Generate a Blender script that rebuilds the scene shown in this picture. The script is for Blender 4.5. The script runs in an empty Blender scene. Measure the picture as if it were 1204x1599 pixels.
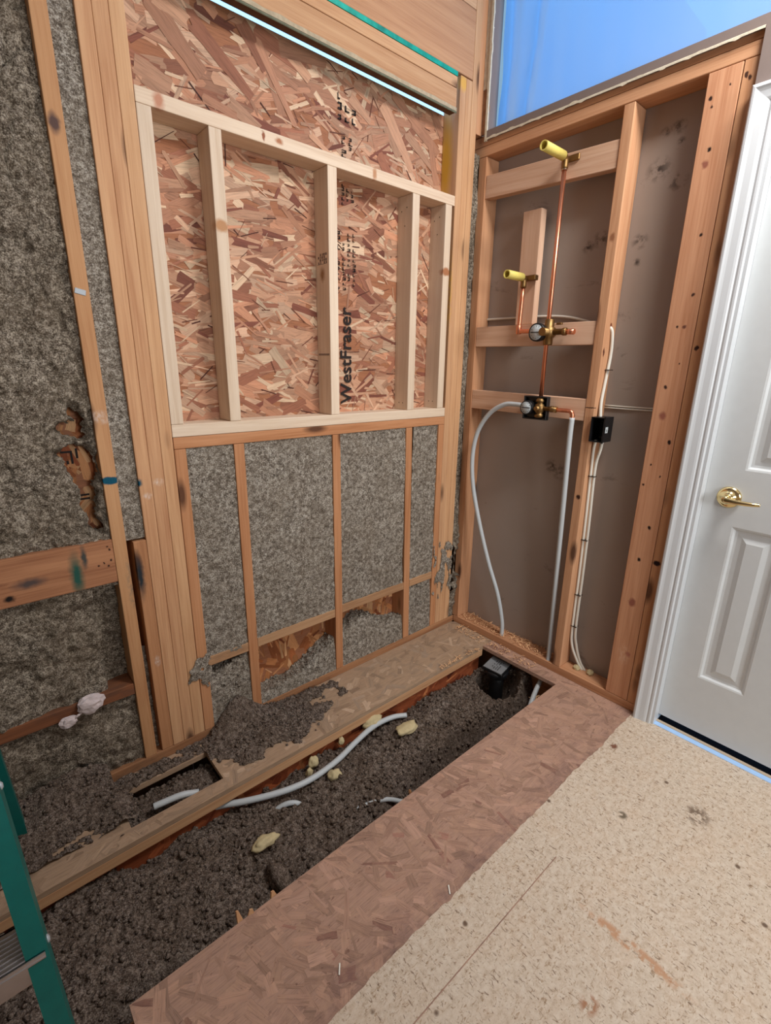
import bpy, bmesh, math, random
from mathutils import Vector, Matrix, noise
random.seed(7)
S = bpy.context.scene
COL = S.collection

# ------------------------------------------------------------------ camera
cam_d = bpy.data.cameras.new('camera'); cam = bpy.data.objects.new('camera', cam_d); COL.objects.link(cam)
cam_d.sensor_fit = 'VERTICAL'; cam_d.sensor_height = 24.0; cam_d.lens = 760.5 / 1599 * 24.0
cam_d.clip_start = 0.02
R_RIGHT = Vector((0.7542, -0.6565, 0.0144)); R_DOWN = Vector((-0.178, -0.2254, -0.9579)); R_FWD = Vector((0.6321, 0.7197, -0.2869))
R_FWD.normalize(); R_RIGHT = (R_RIGHT - R_FWD * R_RIGHT.dot(R_FWD)).normalized(); R_UP = R_RIGHT.cross(R_FWD).normalized()
M = Matrix((R_RIGHT, R_UP, -R_FWD)).transposed().to_4x4()
M.translation = Vector((-1.925, -1.599, 1.377))
cam.matrix_world = M
S.camera = cam

# ------------------------------------------------------------------ light
S.view_settings.view_transform = 'Standard'; S.view_settings.look = 'None'
S.view_settings.gamma = 1.0; S.view_settings.use_curve_mapping = False
S.view_settings.exposure = 0.0
W = bpy.data.worlds.new('sky'); S.world = W; W.use_nodes = True
WB = W.node_tree.nodes['Background']; WB.inputs[0].default_value = (0.30, 0.60, 1.0, 1); WB.inputs[1].default_value = 2.3

def area(name, loc, target, sx, sy, power, col):
    d = bpy.data.lights.new(name, 'AREA'); d.shape = 'RECTANGLE'; d.size = sx; d.size_y = sy; d.energy = power; d.color = col
    o = bpy.data.objects.new(name, d); COL.objects.link(o); o.location = loc
    o.rotation_euler = (Vector(target) - Vector(loc)).to_track_quat('-Z', 'Y').to_euler()
    return o
area('window_daylight', (-1.25, -4.6, 1.8), (-0.4, 0, 1.5), 1.2, 1.1, 70, (0.94, 0.97, 1.0))
area('ceiling_lamp', (-0.4, -1.6, 2.9), (-0.5, -1.2, 0), 0.5, 0.5, 42, (1.0, 0.97, 0.94))

# ------------------------------------------------------------------ helpers
def tag(o, label=None, cat=None, group=None, kind=None):
    if label: o['label'] = label
    if cat: o['category'] = cat
    if group: o['group'] = group
    if kind: o['kind'] = kind
    return o
def empty(name, loc, label=None, cat=None, group=None):
    o = bpy.data.objects.new(name, None); COL.objects.link(o); o.location = loc; o.empty_display_size = 0.05
    return tag(o, label, cat, group)
def link(name, bm, mat, parent=None, loc=(0, 0, 0), rot=(0, 0, 0), smooth=False):
    me = bpy.data.meshes.new(name); bmesh.ops.recalc_face_normals(bm, faces=bm.faces) if smooth is not None else None
    bm.to_mesh(me); bm.free()
    if smooth:
        for p in me.polygons: p.use_smooth = True
    me.materials.append(mat)
    o = bpy.data.objects.new(name, me); COL.objects.link(o)
    o.location = loc; o.rotation_euler = rot
    if parent: o.parent = parent
    return o
def at(o, parent):
    """keep world placement while parenting to an empty that is only translated"""
    o.parent = parent; o.location = Vector(o.location) - parent.location
    return o
def boxbm(bm, x0, x1, y0, y1, z0, z1, bev=0.0, seg=1):
    v = [bm.verts.new((x, y, z)) for x in (x0, x1) for y in (y0, y1) for z in (z0, z1)]
    fs = [bm.faces.new([v[i] for i in q]) for q in ((0, 1, 3, 2), (4, 6, 7, 5), (0, 4, 5, 1), (2, 3, 7, 6), (0, 2, 6, 4), (1, 5, 7, 3))]
    bmesh.ops.recalc_face_normals(bm, faces=fs)
    if bev:
        bmesh.ops.bevel(bm, geom=list({e for f in fs for e in f.edges}), offset=bev, segments=seg, affect='EDGES', profile=0.5)
    return bm
def box(name, x0, x1, y0, y1, z0, z1, mat, parent=None, bev=0.0, seg=1):
    c = Vector(((x0 + x1) / 2, (y0 + y1) / 2, z0))
    bm = boxbm(bmesh.new(), x0 - c.x, x1 - c.x, y0 - c.y, y1 - c.y, 0, z1 - z0, bev, seg)
    o = link(name, bm, mat, None, c)
    if parent: at(o, parent)
    return o
def board(name, x0, x1, y0, y1, z0, z1, mat, axis='z', label=None, cat=None, group=None, bev=0.0022, p1=None, parent=None, lean=None):
    """a length of lumber; local z runs along the grain. lean=(dx,dy) shifts the far end."""
    if axis == 'z':
        a, b, L = x1 - x0, y1 - y0, z1 - z0; loc = ((x0 + x1) / 2, (y0 + y1) / 2, z0); rot = (0, 0, 0)
    elif axis == 'x':
        a, b, L = z1 - z0, y1 - y0, x1 - x0; loc = (x0, (y0 + y1) / 2, (z0 + z1) / 2); rot = (0, math.pi / 2, 0)
    else:
        a, b, L = x1 - x0, z1 - z0, y1 - y0; loc = ((x0 + x1) / 2, y0, (z0 + z1) / 2); rot = (-math.pi / 2, 0, 0)
    bm = boxbm(bmesh.new(), -a / 2, a / 2, -b / 2, b / 2, 0, L, bev, 2)
    if lean:
        for v in bm.verts:
            t = v.co.z / L; v.co.x += lean[0] * t; v.co.y += lean[1] * t
    o = link(name, bm, mat, None, loc, rot)
    if parent: at(o, parent)
    return tag(o, label, cat, group)
def catmull(P, n=8):
    P = [Vector(p) for p in P]; out = []
    for i in range(len(P) - 1):
        p0 = P[i - 1] if i else P[i] * 2 - P[i + 1]; p1 = P[i]; p2 = P[i + 1]; p3 = P[i + 2] if i + 2 < len(P) else P[i + 1] * 2 - P[i]
        for k in range(n):
            t = k / n
            out.append(0.5 * ((2 * p1) + (p2 - p0) * t + (2 * p0 - 5 * p1 + 4 * p2 - p3) * t * t + (3 * p1 - p0 - 3 * p2 + p3) * t ** 3))
    out.append(P[-1]); return out
def tube_bm(bm, P, r, seg=12, smooth=8, hollow=0.0):
    pts = catmull(P, smooth) if smooth else [Vector(p) for p in P]
    rr = r if callable(r) else (lambda t: r)
    T = (pts[1] - pts[0]).normalized(); N = T.orthogonal().normalized(); rings = []
    for i, p in enumerate(pts):
        t2 = (pts[min(i + 1, len(pts) - 1)] - pts[max(i - 1, 0)]).normalized()
        N = (T.rotation_difference(t2) @ N).normalized(); T = t2; B = T.cross(N)
        q = rr(i / (len(pts) - 1))
        rings.append([bm.verts.new(p + (N * math.cos(a) + B * math.sin(a)) * q) for a in [2 * math.pi * k / seg for k in range(seg)]])
    for a, b in zip(rings, rings[1:]):
        for k in range(seg):
            f = bm.faces.new((a[k], a[(k + 1) % seg], b[(k + 1) % seg], b[k])); f.smooth = True
    if hollow:
        d = (pts[-1] - pts[-2]).normalized(); e = pts[-1]
        inner = [bm.verts.new(e + (v.co - e) * hollow) for v in rings[-1]]
        deep = [bm.verts.new(v.co - d * r * 2.2) for v in inner]
        for k in range(seg):
            bm.faces.new((rings[-1][k], rings[-1][(k + 1) % seg], inner[(k + 1) % seg], inner[k]))
            bm.faces.new((inner[k], inner[(k + 1) % seg], deep[(k + 1) % seg], deep[k]))
        bm.faces.new(deep); bm.faces.new(list(reversed(rings[0])))
    else:
        bm.faces.new(list(reversed(rings[0]))); bm.faces.new(rings[-1])
    return bm
def tube(name, P, r, mat, parent=None, seg=12, smooth=8, hollow=0.0):
    o0 = Vector(P[0]); bm = tube_bm(bmesh.new(), [Vector(p) - o0 for p in P], r, seg, smooth, hollow)
    o = link(name, bm, mat, None, o0, smooth=None)
    if parent: at(o, parent)
    return o
def lathe_bm(bm, prof, seg=28, axis=Vector((0, 0, 1)), org=Vector((0, 0, 0))):
    """prof: list of (radius, height) turned about axis"""
    axis = Vector(axis).normalized(); N = axis.orthogonal().normalized(); B = axis.cross(N); rings = []
    for r, h in prof:
        rings.append([bm.verts.new(Vector(org) + axis * h + (N * math.cos(2 * math.pi * k / seg) + B * math.sin(2 * math.pi * k / seg)) * max(r, 1e-4)) for k in range(seg)])
    for a, b in zip(rings, rings[1:]):
        for k in range(seg):
            f = bm.faces.new((a[k], a[(k + 1) % seg], b[(k + 1) % seg], b[k])); f.smooth = True
    bm.faces.new(list(reversed(rings[0]))); bm.faces.new(rings[-1])
    return bm
def lathe(name, org, axis, prof, mat, parent=None, seg=28):
    o = link(name, lathe_bm(bmesh.new(), prof, seg, axis), mat, None, org, smooth=None)
    if parent: at(o, parent)
    return o

# ------------------------------------------------------------------ materials
def lin(r, g, b):
    f = lambda c: (c / 255 / 12.92) if c / 255 <= 0.04045 else ((c / 255 + 0.055) / 1.055) ** 2.4
    return (f(r), f(g), f(b), 1)
class NT:
    def __init__(s, name, rough=0.6, metal=0.0, spec=0.3):
        s.m = bpy.data.materials.new(name); s.m.use_nodes = True; s.t = s.m.node_tree; s.n = s.t.nodes
        s.b = s.n['Principled BSDF']; s.b.inputs['Roughness'].default_value = rough; s.b.inputs['Metallic'].default_value = metal
        s.b.inputs['Specular IOR Level'].default_value = spec
    def add(s, kind, **kw):
        n = s.n.new(kind)
        for k, v in kw.items():
            if k in n.inputs.keys() or isinstance(k, int): s.set(n.inputs[k], v)
            else: setattr(n, k, v)
        return n
    def set(s, i, v):
        if isinstance(v, bpy.types.NodeSocket): s.t.links.new(v, i)
        else: i.default_value = v
    def obj(s): return s.add('ShaderNodeTexCoord').outputs['Object']
    def mapping(s, v, scale, loc=(0, 0, 0)):
        n = s.add('ShaderNodeMapping'); s.set(n.inputs['Vector'], v); n.inputs['Scale'].default_value = scale; s.set(n.inputs['Location'], loc); return n.outputs[0]
    def noise(s, v, scale, detail=3, rough=0.55, dist=0.0):
        n = s.add('ShaderNodeTexNoise'); s.set(n.inputs['Vector'], v); n.inputs['Scale'].default_value = scale
        n.inputs['Detail'].default_value = detail; n.inputs['Roughness'].default_value = rough; n.inputs['Distortion'].default_value = dist
        return n.outputs['Fac']
    def voro(s, v, scale, out='Distance', rnd=1.0):
        n = s.add('ShaderNodeTexVoronoi'); s.set(n.inputs['Vector'], v); n.inputs['Scale'].default_value = scale; n.inputs['Randomness'].default_value = rnd
        return n.outputs[out]
    def ramp(s, f, stops, interp='LINEAR'):
        n = s.add('ShaderNodeValToRGB'); s.set(n.inputs[0], f); e = n.color_ramp.elements; n.color_ramp.interpolation = interp
        while len(e) < len(stops): e.new(0.5)
        for q, (p, c) in zip(e, stops):
            q.position = p; q.color = c if not isinstance(c, (int, float)) else (c, c, c, 1)
        return n.outputs[0]
    def mix(s, f, a, b, mode='MIX'):
        n = s.add('ShaderNodeMix', data_type='RGBA', blend_type=mode); s.set(n.inputs[0], f); s.set(n.inputs[6], a); s.set(n.inputs[7], b); return n.outputs[2]
    def math(s, op, a, b=0.0, c=0.0):
        n = s.add('ShaderNodeMath', operation=op); s.set(n.inputs[0], a); s.set(n.inputs[1], b); s.set(n.inputs[2], c); return n.outputs[0]
    def bump(s, h, strength, dist=0.002):
        n = s.add('ShaderNodeBump'); n.inputs['Strength'].default_value = strength; n.inputs['Distance'].default_value = dist; s.set(n.inputs['Height'], h)
        s.set(s.b.inputs['Normal'], n.outputs[0])
    def base(s, c): s.set(s.b.inputs['Base Color'], c)
    def spot(s, v, p, rad, soft=0.35):
        """1 inside an ellipsoid of radii rad about p (object space), falling to 0 over the edge"""
        n = s.add('ShaderNodeVectorMath', operation='SUBTRACT'); s.set(n.inputs[0], v); n.inputs[1].default_value = p
        m = s.add('ShaderNodeVectorMath', operation='DIVIDE'); s.set(m.inputs[0], n.outputs[0]); m.inputs[1].default_value = rad
        l = s.add('ShaderNodeVectorMath', operation='LENGTH'); s.set(l.inputs[0], m.outputs[0])
        mr = s.add('ShaderNodeMapRange'); s.set(mr.inputs[0], l.outputs['Value']); mr.inputs[1].default_value = 1 - soft; mr.inputs[2].default_value = 1.0
        mr.inputs[3].default_value = 1.0; mr.inputs[4].default_value = 0.0
        return mr.outputs[0]

def wood(name, light, dark, knot=(70, 40, 28), spots=(), grain=0.55, knots=True, dirt=0.0):
    """sawn lumber: streaks along local z, scattered knots; spots=[(pos, radii, colour, soft)] are paint marks and knots at known places"""
    t = NT(name, 0.72, 0, 0.22); v0 = t.obj()
    rnd = t.add('ShaderNodeObjectInfo').outputs['Random']
    off = t.add('ShaderNodeCombineXYZ'); t.set(off.inputs[0], t.math('MULTIPLY', rnd, 37.0)); t.set(off.inputs[1], t.math('MULTIPLY', rnd, 91.0)); t.set(off.inputs[2], t.math('MULTIPLY', rnd, 53.0))
    va = t.add('ShaderNodeVectorMath', operation='ADD'); t.set(va.inputs[0], v0); t.set(va.inputs[1], off.outputs[0]); v = va.outputs[0]
    fine = t.noise(t.mapping(v, (190, 190, 5)), 1.0, 4, 0.6, 0.3)
    wide = t.noise(t.mapping(v, (26, 26, 1.3)), 1.0, 3, 0.55, 0.8)
    f = t.math('ADD', t.math('MULTIPLY', fine, 0.45), t.math('MULTIPLY', wide, 0.55))
    c = t.ramp(f, [(0.5 - 0.3 * 0.5, lin(*dark)), (0.5, lin(*[(a * 0.62 + b * 0.38) for a, b in zip(light, dark)])), (0.5 + 0.3 * 0.5, lin(*light))])
    c = t.mix(t.math('MULTIPLY', t.math('ABSOLUTE', t.math('SUBTRACT', rnd, 0.5)), 0.5), c, t.mix(t.math('GREATER_THAN', rnd, 0.5), lin(*[q * 0.8 for q in dark]), lin(*[min(255, q * 1.04) for q in light])))
    if knots:
        k = t.voro(t.mapping(v, (9.5, 9.5, 2.9)), 1.0)
        c = t.mix(t.ramp(k, [(0.08, 0.85), (0.19, 0.0)]), c, lin(*knot))
    if dirt:
        d = t.noise(t.mapping(v, (7, 7, 3)), 1.0, 5, 0.7)
        c = t.mix(t.ramp(d, [(0.55, 0.0), (0.72, dirt)]), c, lin(70, 60, 54))
    for p, r, col, soft in spots:
        wob = t.add('ShaderNodeTexNoise'); t.set(wob.inputs['Vector'], v0); wob.inputs['Scale'].default_value = 60; wob.inputs['Detail'].default_value = 2
        w2 = t.add('ShaderNodeVectorMath', operation='MULTIPLY_ADD'); t.set(w2.inputs[0], wob.outputs['Color']); w2.inputs[1].default_value = (0.012,) * 3; t.set(w2.inputs[2], v0)
        m = t.spot(w2.outputs[0], tuple(q + 0.006 for q in p), r, soft)
        if min(col) > 165 or soft > .75: m = t.math('MULTIPLY', m, t.ramp(t.noise(t.mapping(v0, (90, 90, 50)), 1.0, 3, .65), [(.42, .1), (.62, .9)]))
        c = t.mix(m, c, lin(*col))
    t.base(c); t.bump(t.math('ADD', fine, t.math('MULTIPLY', wide, 0.5)), 0.25, 0.0015)
    return t.m
OLD = wood('aged_fir', (216, 172, 130), (186, 136, 96))
OLDR = wood('aged_red_fir', (208, 152, 110), (174, 116, 76))
OLDB = wood('plumbing_wall_fir', (208, 158, 120), (174, 122, 86))
NEW = wood('fresh_spruce', (236, 216, 192), (214, 188, 160), (176, 134, 102))
NEWP = wood('fresh_fir_block', (222, 186, 158), (196, 152, 122), (110, 66, 48))
DIRTY = wood('dusty_fir', (190, 140, 100), (142, 96, 66), dirt=0.6)

def flat(name, rgb, rough=0.6, metal=0.0, spec=0.3, var=0.0, vs=40, bump=0.0):
    t = NT(name, rough, metal, spec); c = lin(*rgb)
    if var:
        n = t.noise(t.obj(), vs, 4, 0.6); c = t.mix(n, lin(*[max(0, q * (1 - var)) for q in rgb]), lin(*[min(255, q * (1 + var)) for q in rgb]))
        if bump: t.bump(n, bump)
    t.base(c); return t.m
WHITE = flat('white_enamel', (210, 214, 217), 0.35, 0, 0.4, 0.015, 3)
DOORW = flat('white_door_paint', (210, 214, 215), 0.4, 0, 0.4, 0.02, 25, 0.05)
BRASS = flat('polished_brass', (224, 200, 146), 0.16, 1.0)
RBRASS = flat('rough_brass', (142, 112, 72), 0.46, 1.0)
COPPER = flat('copper_pipe', (228, 152, 118), 0.36, 1.0, var=0.12, vs=30)
PEX = flat('grey_plastic_pipe', (190, 196, 198), 0.42, 0, 0.4)
BLACK = flat('black_plastic', (22, 22, 24), 0.4, 0, 0.4)
DARKRUB = flat('dark_rubber', (14, 14, 15), 0.6)
DIALM = flat('pale_dial_face', (196, 204, 206), 0.4)
ROMEX = flat('white_cable_jacket', (226, 222, 210), 0.5)
YEL = flat('yellow_plastic', (226, 208, 112), 0.5, 0, 0.3, 0.06, 60)
FOAM = flat('cured_spray_foam', (196, 180, 140), 0.8, 0, 0.1, 0.12, 60, 0.5)
DRYB = flat('paint_taupe', (128, 114, 108), 0.75, 0, 0.2, 0.03, 30)
CHALK = flat('torn_gypsum', (208, 198, 176), 0.9, 0, 0.1, 0.14, 70, 0.5)
PAPER = flat('torn_drywall_paper', (150, 116, 90), 0.9, 0, 0.1, 0.3, 60, 0.5)
ROOMW = flat('room_wall_paint', (196, 186, 174), 0.8)
CEILW = flat('ceiling_paint', (225, 222, 216), 0.85)
TEAL = flat('green_fibreglass', (4, 100, 94), 0.42, 0, 0.4, 0.1, 30, 0.1)
ALU = flat('brushed_aluminium', (196, 194, 196), 0.38, 1.0, var=0.05, vs=60)
LADY = flat('yellow_ladder_foot', (196, 150, 30), 0.5, var=0.15, vs=60)
GLUE = flat('green_sill_tape', (16, 120, 104), 0.45, 0, 0.4, 0.75, 22)
FLASH = flat('brown_flashing', (96, 70, 52), 0.7, 0, 0.2, 0.2, 30)
GASKET = flat('grey_green_gasket', (110, 112, 92), 0.8, 0, 0.2, 0.2, 50)
ZINC = flat('zinc_plate', (176, 182, 186), 0.6, 0.4)
INK = flat('printed_black_ink', (40, 34, 32), 0.8)
TISSUE = flat('white_paper_scrap', (206, 192, 190), 0.9, 0, 0.1, 0.08, 60, 0.3)
EDGEW = flat('cut_board_edge', (150, 108, 74), 0.85, 0, 0.1, 0.3, 90, 0.3)
CARPET = flat('dark_carpet', (16, 13, 15), 0.95, 0, 0.05, 0.5, 120)
THRESH_LIGHT = flat('threshold_painted_blue_light', (170, 205, 250), 0.3, 0, 0.5, 0.05, 30)  # blue light under the door is painted into this strip colour
SAND = flat('ground_outside', (120, 118, 116), 0.9)

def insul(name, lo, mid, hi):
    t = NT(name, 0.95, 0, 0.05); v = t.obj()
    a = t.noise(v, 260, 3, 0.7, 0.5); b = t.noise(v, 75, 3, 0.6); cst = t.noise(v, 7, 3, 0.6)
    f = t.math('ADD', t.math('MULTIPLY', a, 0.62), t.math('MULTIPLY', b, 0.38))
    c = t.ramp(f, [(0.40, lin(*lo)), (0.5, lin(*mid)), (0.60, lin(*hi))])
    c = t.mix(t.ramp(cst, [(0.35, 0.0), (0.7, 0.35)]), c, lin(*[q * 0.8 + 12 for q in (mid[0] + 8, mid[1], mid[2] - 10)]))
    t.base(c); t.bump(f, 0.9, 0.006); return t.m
INS = insul('sprayed_cellulose', (78, 70, 62), (136, 126, 114), (196, 189, 176))
INSD = insul('dark_cellulose', (62, 54, 46), (120, 109, 96), (186, 175, 158))
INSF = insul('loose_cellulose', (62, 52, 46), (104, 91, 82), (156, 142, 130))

def flake_mat(name, rough=0.7, stain=False):
    t = NT(name, rough, 0, 0.25); at_ = t.add('ShaderNodeVertexColor', layer_name='strand'); uv = t.add('ShaderNodeUVMap', uv_map='grain').outputs[0]
    g = t.noise(t.mapping(uv, (2.5, 60, 1)), 1.0, 4, 0.65, 0.4); g2 = t.noise(t.mapping(uv, (1.2, 14, 1)), 1.0, 3, 0.6, 1.2)
    f = t.math('ADD', t.math('MULTIPLY', g, 0.6), t.math('MULTIPLY', g2, 0.4))
    c = t.mix(1.0, at_.outputs['Color'], t.ramp(f, [(0.30, 0.42), (0.44, 0.80), (0.52, 0.95), (0.66, 1.05)]), 'MULTIPLY')
    if stain:   # dried mortar and glue residue along the cream coat
        v = t.obj(); sep = t.add('ShaderNodeSeparateXYZ'); t.set(sep.inputs[0], v)
        n = t.noise(v, 16, 5, 0.7); band = t.ramp(t.math('MULTIPLY_ADD', sep.outputs[1], -8.0, -7.0), [(0.15, 0.0), (0.9, 1.0)])
        c = t.mix(t.math('MULTIPLY', band, t.ramp(n, [(0.40, 0.0), (0.62, 0.6)])), c, lin(112, 86, 82))
        c = t.mix(t.ramp(t.noise(v, 24, 4, 0.65), [(0.5, 0.0), (0.68, 0.4)]), c, lin(186, 150, 124))
        c = t.mix(t.ramp(t.noise(t.mapping(v, (50, 130, 1)), 1.0, 2, .6, 1.0), [(0.66, 0.0), (0.74, 0.6)]), c, lin(100, 66, 56))
    t.base(c); t.bump(f, 0.3, 0.001); return t.m
OSB = flake_mat('oriented_strand_board'); OSBF = flake_mat('worn_floor_board', stain=True)
FLAKE_DARK = [((212, 172, 142), 5), ((196, 150, 120), 7), ((182, 132, 104), 6), ((160, 106, 82), 4), ((132, 80, 64), 2), ((218, 186, 154), 3), ((200, 144, 112), 5)]
FLAKE_PALE = [((180, 143, 122), 7), ((177, 140, 119), 7), ((173, 136, 116), 4), ((184, 147, 127), 4), ((160, 118, 102), 1)]
FLAKE_RED = [((176, 96, 58), 5), ((150, 76, 44), 5), ((128, 60, 36), 4), ((196, 122, 76), 3), ((104, 48, 30), 2)]
FLAKE_ORANGE = [((206, 146, 98), 5), ((188, 124, 78), 5), ((166, 98, 58), 4), ((222, 170, 122), 3), ((140, 76, 46), 2)]
FLAKE_DUST = [((184, 156, 130), 6), ((178, 150, 124), 6), ((172, 143, 117), 3), ((190, 163, 138), 3)]
def pick(pal):
    n = random.uniform(0, sum(w for _, w in pal))
    for c, w in pal:
        n -= w
        if n <= 0: return c
    return pal[0][0]
def layers(bm):
    if not bm.loops.layers.float_color.get('strand'): bm.loops.layers.float_color.new('strand')
    if not bm.loops.layers.uv.get('grain'): bm.loops.layers.uv.new('grain')
    return bm.loops.layers.float_color.get('strand'), bm.loops.layers.uv.get('grain')
def flakes(bm, areas, n, pal, to3, step, ang=(0, 0.6), size=(0.03, 0.12, 0.007, 0.03), h=0):
    """strands of an OSB face laid one over another; to3(u,v,h) places board coordinates in space"""
    cl, ul = layers(bm)
    tot = sum((a[1] - a[0]) * (a[3] - a[2]) for a in areas)
    for (u0, u1, v0, v1) in areas:
        for i in range(int(n * (u1 - u0) * (v1 - v0) / tot)):
            h += 1
            L = random.uniform(size[0], size[1]) * random.uniform(0.7, 1.0); w = random.uniform(size[2], size[3])
            a = random.gauss(*ang); cu, cv = random.uniform(u0, u1), random.uniform(v0, v1); ca, sa = math.cos(a), math.sin(a)
            pts = []; n_ = random.randint(2, 4); tp = random.uniform(.55, 1.0)
            for j in range(n_ + 1):
                q_ = j / n_; pts.append(((-0.5 + q_) * L, w * (.5 + random.uniform(-.06, .06)) * (1 - (1 - tp) * q_)))
            k = random.randint(1, 3)
            for j in range(1, k): pts.append((.5 * L + random.choice((-.12, .08)) * L * random.random(), w * tp * (.5 - j / k)))
            for j in range(n_, -1, -1):
                q_ = j / n_; pts.append(((-0.5 + q_) * L + random.uniform(-.1, .1) * w, -w * (.5 + random.uniform(-.06, .06)) * (1 - (1 - tp) * q_)))
            k = random.randint(1, 3)
            for j in range(k - 1, 0, -1): pts.append((-.5 * L + random.choice((.12, -.08)) * L * random.random(), w * (.5 - j / k)))
            P = [(min(max(cu + x * ca - y * sa, u0), u1), min(max(cv + x * sa + y * ca, v0), v1)) for x, y in pts]
            try: f = bm.faces.new([bm.verts.new(to3(p[0], p[1], step * h)) for p in P])
            except ValueError: continue
            col = pick(pal); q = random.uniform(0.88, 1.08); c = lin(*[min(255, x * q) for x in col]); ox, oy = random.uniform(0, 50), random.uniform(0, 50)
            for lp, p in zip(f.loops, pts):
                lp[cl] = c; lp[ul].uv = (p[0] * 8 + ox, p[1] * 8 + oy)
    return h
def paint(bm, c):
    cl, ul = layers(bm)
    for f in bm.faces:
        for lp in f.loops:
            lp[cl] = lin(*c); co = lp.vert.co; lp[ul].uv = ((co.x + co.y) * 8, (co.z + co.y) * 8)

# ------------------------------------------------------------------ setting: OSB sheathing behind the framed wall (plane y = 0.089)
YS = 0.0895
bm = bmesh.new()
boxbm(bm, -1.45, -0.03, YS, YS + 0.011, -0.42, 2.3885); boxbm(bm, -2.9, -1.452, YS, YS + 0.011, -0.42, 3.3); boxbm(bm, -0.03, 0.1, YS, YS + 0.011, -0.42, 3.3)

paint(bm, (168, 112, 80))
F_ = lambda u, v, h: (u, YS - 0.0003 - h, v)
WINR = [(-1.43, -0.1, 1.14, 2.385)]
h = flakes(bm, WINR, 420, FLAKE_DARK, F_, 1.2e-6, (-.05, 0.35), (0.10, 0.26, 0.022, 0.06))
h = flakes(bm, WINR, 620, FLAKE_DARK, F_, 1.2e-6, (-.05, 0.45), (0.05, 0.18, 0.010, 0.036), h)
h = flakes(bm, WINR, 420, FLAKE_DARK, F_, 1.2e-6, (0, 0.5), (0.04, 0.14, 0.004, 0.012), h)
h = flakes(bm, WINR, 240, [((84, 48, 38), 3), ((220, 190, 158), 2), ((120, 74, 56), 3)], F_, 1.2e-6, (0, 0.6), (0.02, 0.10, 0.0015, 0.005), h)
h = flakes(bm, [(-1.43, -0.1, 2.08, 2.385)], 30, FLAKE_DARK[1:4], F_, 1.2e-6, (-.5, 0.35), (0.1, 0.24, 0.02, 0.06), h)
h = flakes(bm, [(-1.2, -0.2, 0.03, 0.36)], 160, FLAKE_ORANGE, F_, 2e-6, (math.pi / 2, 0.5), (0.05, 0.16, 0.012, 0.045))
flakes(bm, [(-1.2, -0.2, 0.03, 0.36)], 120, FLAKE_ORANGE, F_, 2e-6, (math.pi / 2, 0.6), (0.03, 0.1, 0.004, 0.014), h)
flakes(bm, [(-1.76, -1.63, 0.85, 1.3)], 110, FLAKE_ORANGE, F_, 2e-6, (math.pi / 2, 0.5), (0.04, 0.12, 0.008, 0.03))
wall_left = link('wall_left', bm, OSB, smooth=None); tag(wall_left, 'reddish strand board sheathing behind the open studs of the window wall', 'wall', kind='structure')

def text_mesh(name, body, size, mat, parent, loc, rot, squeeze=1.0, spacing=1.0, thick=0.0, bold=0.012):
    cu = bpy.data.curves.new(name, 'FONT'); cu.body = body; cu.size = size; cu.space_character = spacing; cu.extrude = thick; cu.offset = size * bold
    tmp = bpy.data.objects.new(name + '_tmp', cu); COL.objects.link(tmp)
    dg = bpy.context.evaluated_depsgraph_get(); dg.update()
    me = bpy.data.meshes.new_from_object(tmp.evaluated_get(dg)); bpy.data.objects.remove(tmp)
    me.materials.clear(); me.materials.append(mat); me.name = name
    o = bpy.data.objects.new(name, me); COL.objects.link(o); o.location = loc; o.rotation_euler = rot; o.scale = (squeeze, 1, 1)
    o.parent = parent; return o
RUP = Matrix(((0, -1, 0), (0, 0, -1), (1, 0, 0))).to_euler()   # reads upward on a wall that faces -y
lt = text_mesh('printed_lettering', 'WestFraser', 0.078, INK, wall_left, (-0.648, YS - 0.0054, 1.225), RUP, 1.0, 1.0, 0.0002, 0.014)
lt['label'] = 'large black brand print running up the strand board'
def stamp(name, x0, x1, z0, z1, cols, rows, label):
    """faint certification print: broken rows of ink too worn to read"""
    bm = bmesh.new(); cw = (x1 - x0) / cols; rh = (z1 - z0) / rows
    for c in range(cols):
        for r in range(rows):
            if random.random() < 0.28: continue
            x = x0 + cw * (c + 0.15); z = z0 + rh * (r + 0.1); w = cw * random.uniform(0.3, 0.65); h = rh * random.uniform(0.4, 0.8)
            k = random.random()
            for bx in ([(x, x + w, z, z + h * 0.25), (x, x + w * 0.3, z, z + h)] if k < 0.5 else [(x, x + w, z, z + h * 0.3), (x + w * 0.65, x + w, z, z + h), (x, x + w, z + h * 0.75, z + h)]):
                boxbm(bm, bx[0], bx[1], YS - 0.0046, YS - 0.0044, bx[2], bx[3])
    o = link(name, bm, INK, wall_left); o['label'] = label
stamp('ink_stamp', -0.715, -0.615, 1.66, 1.87, 4, 12, 'block of small worn black print on the strand board')
stamp('ink_stamp', -0.69, -0.625, 1.955, 2.03, 3, 5, 'short worn black print just below the top plate')
stamp('ink_stamp', -0.69, -0.625, 2.08, 2.18, 2, 7, 'worn vertical print line above the top plate')
stamp('ink_stamp', -0.705, -0.61, 2.22, 2.31, 3, 3, 'faded dark print mark near the daylight gap')

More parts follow.
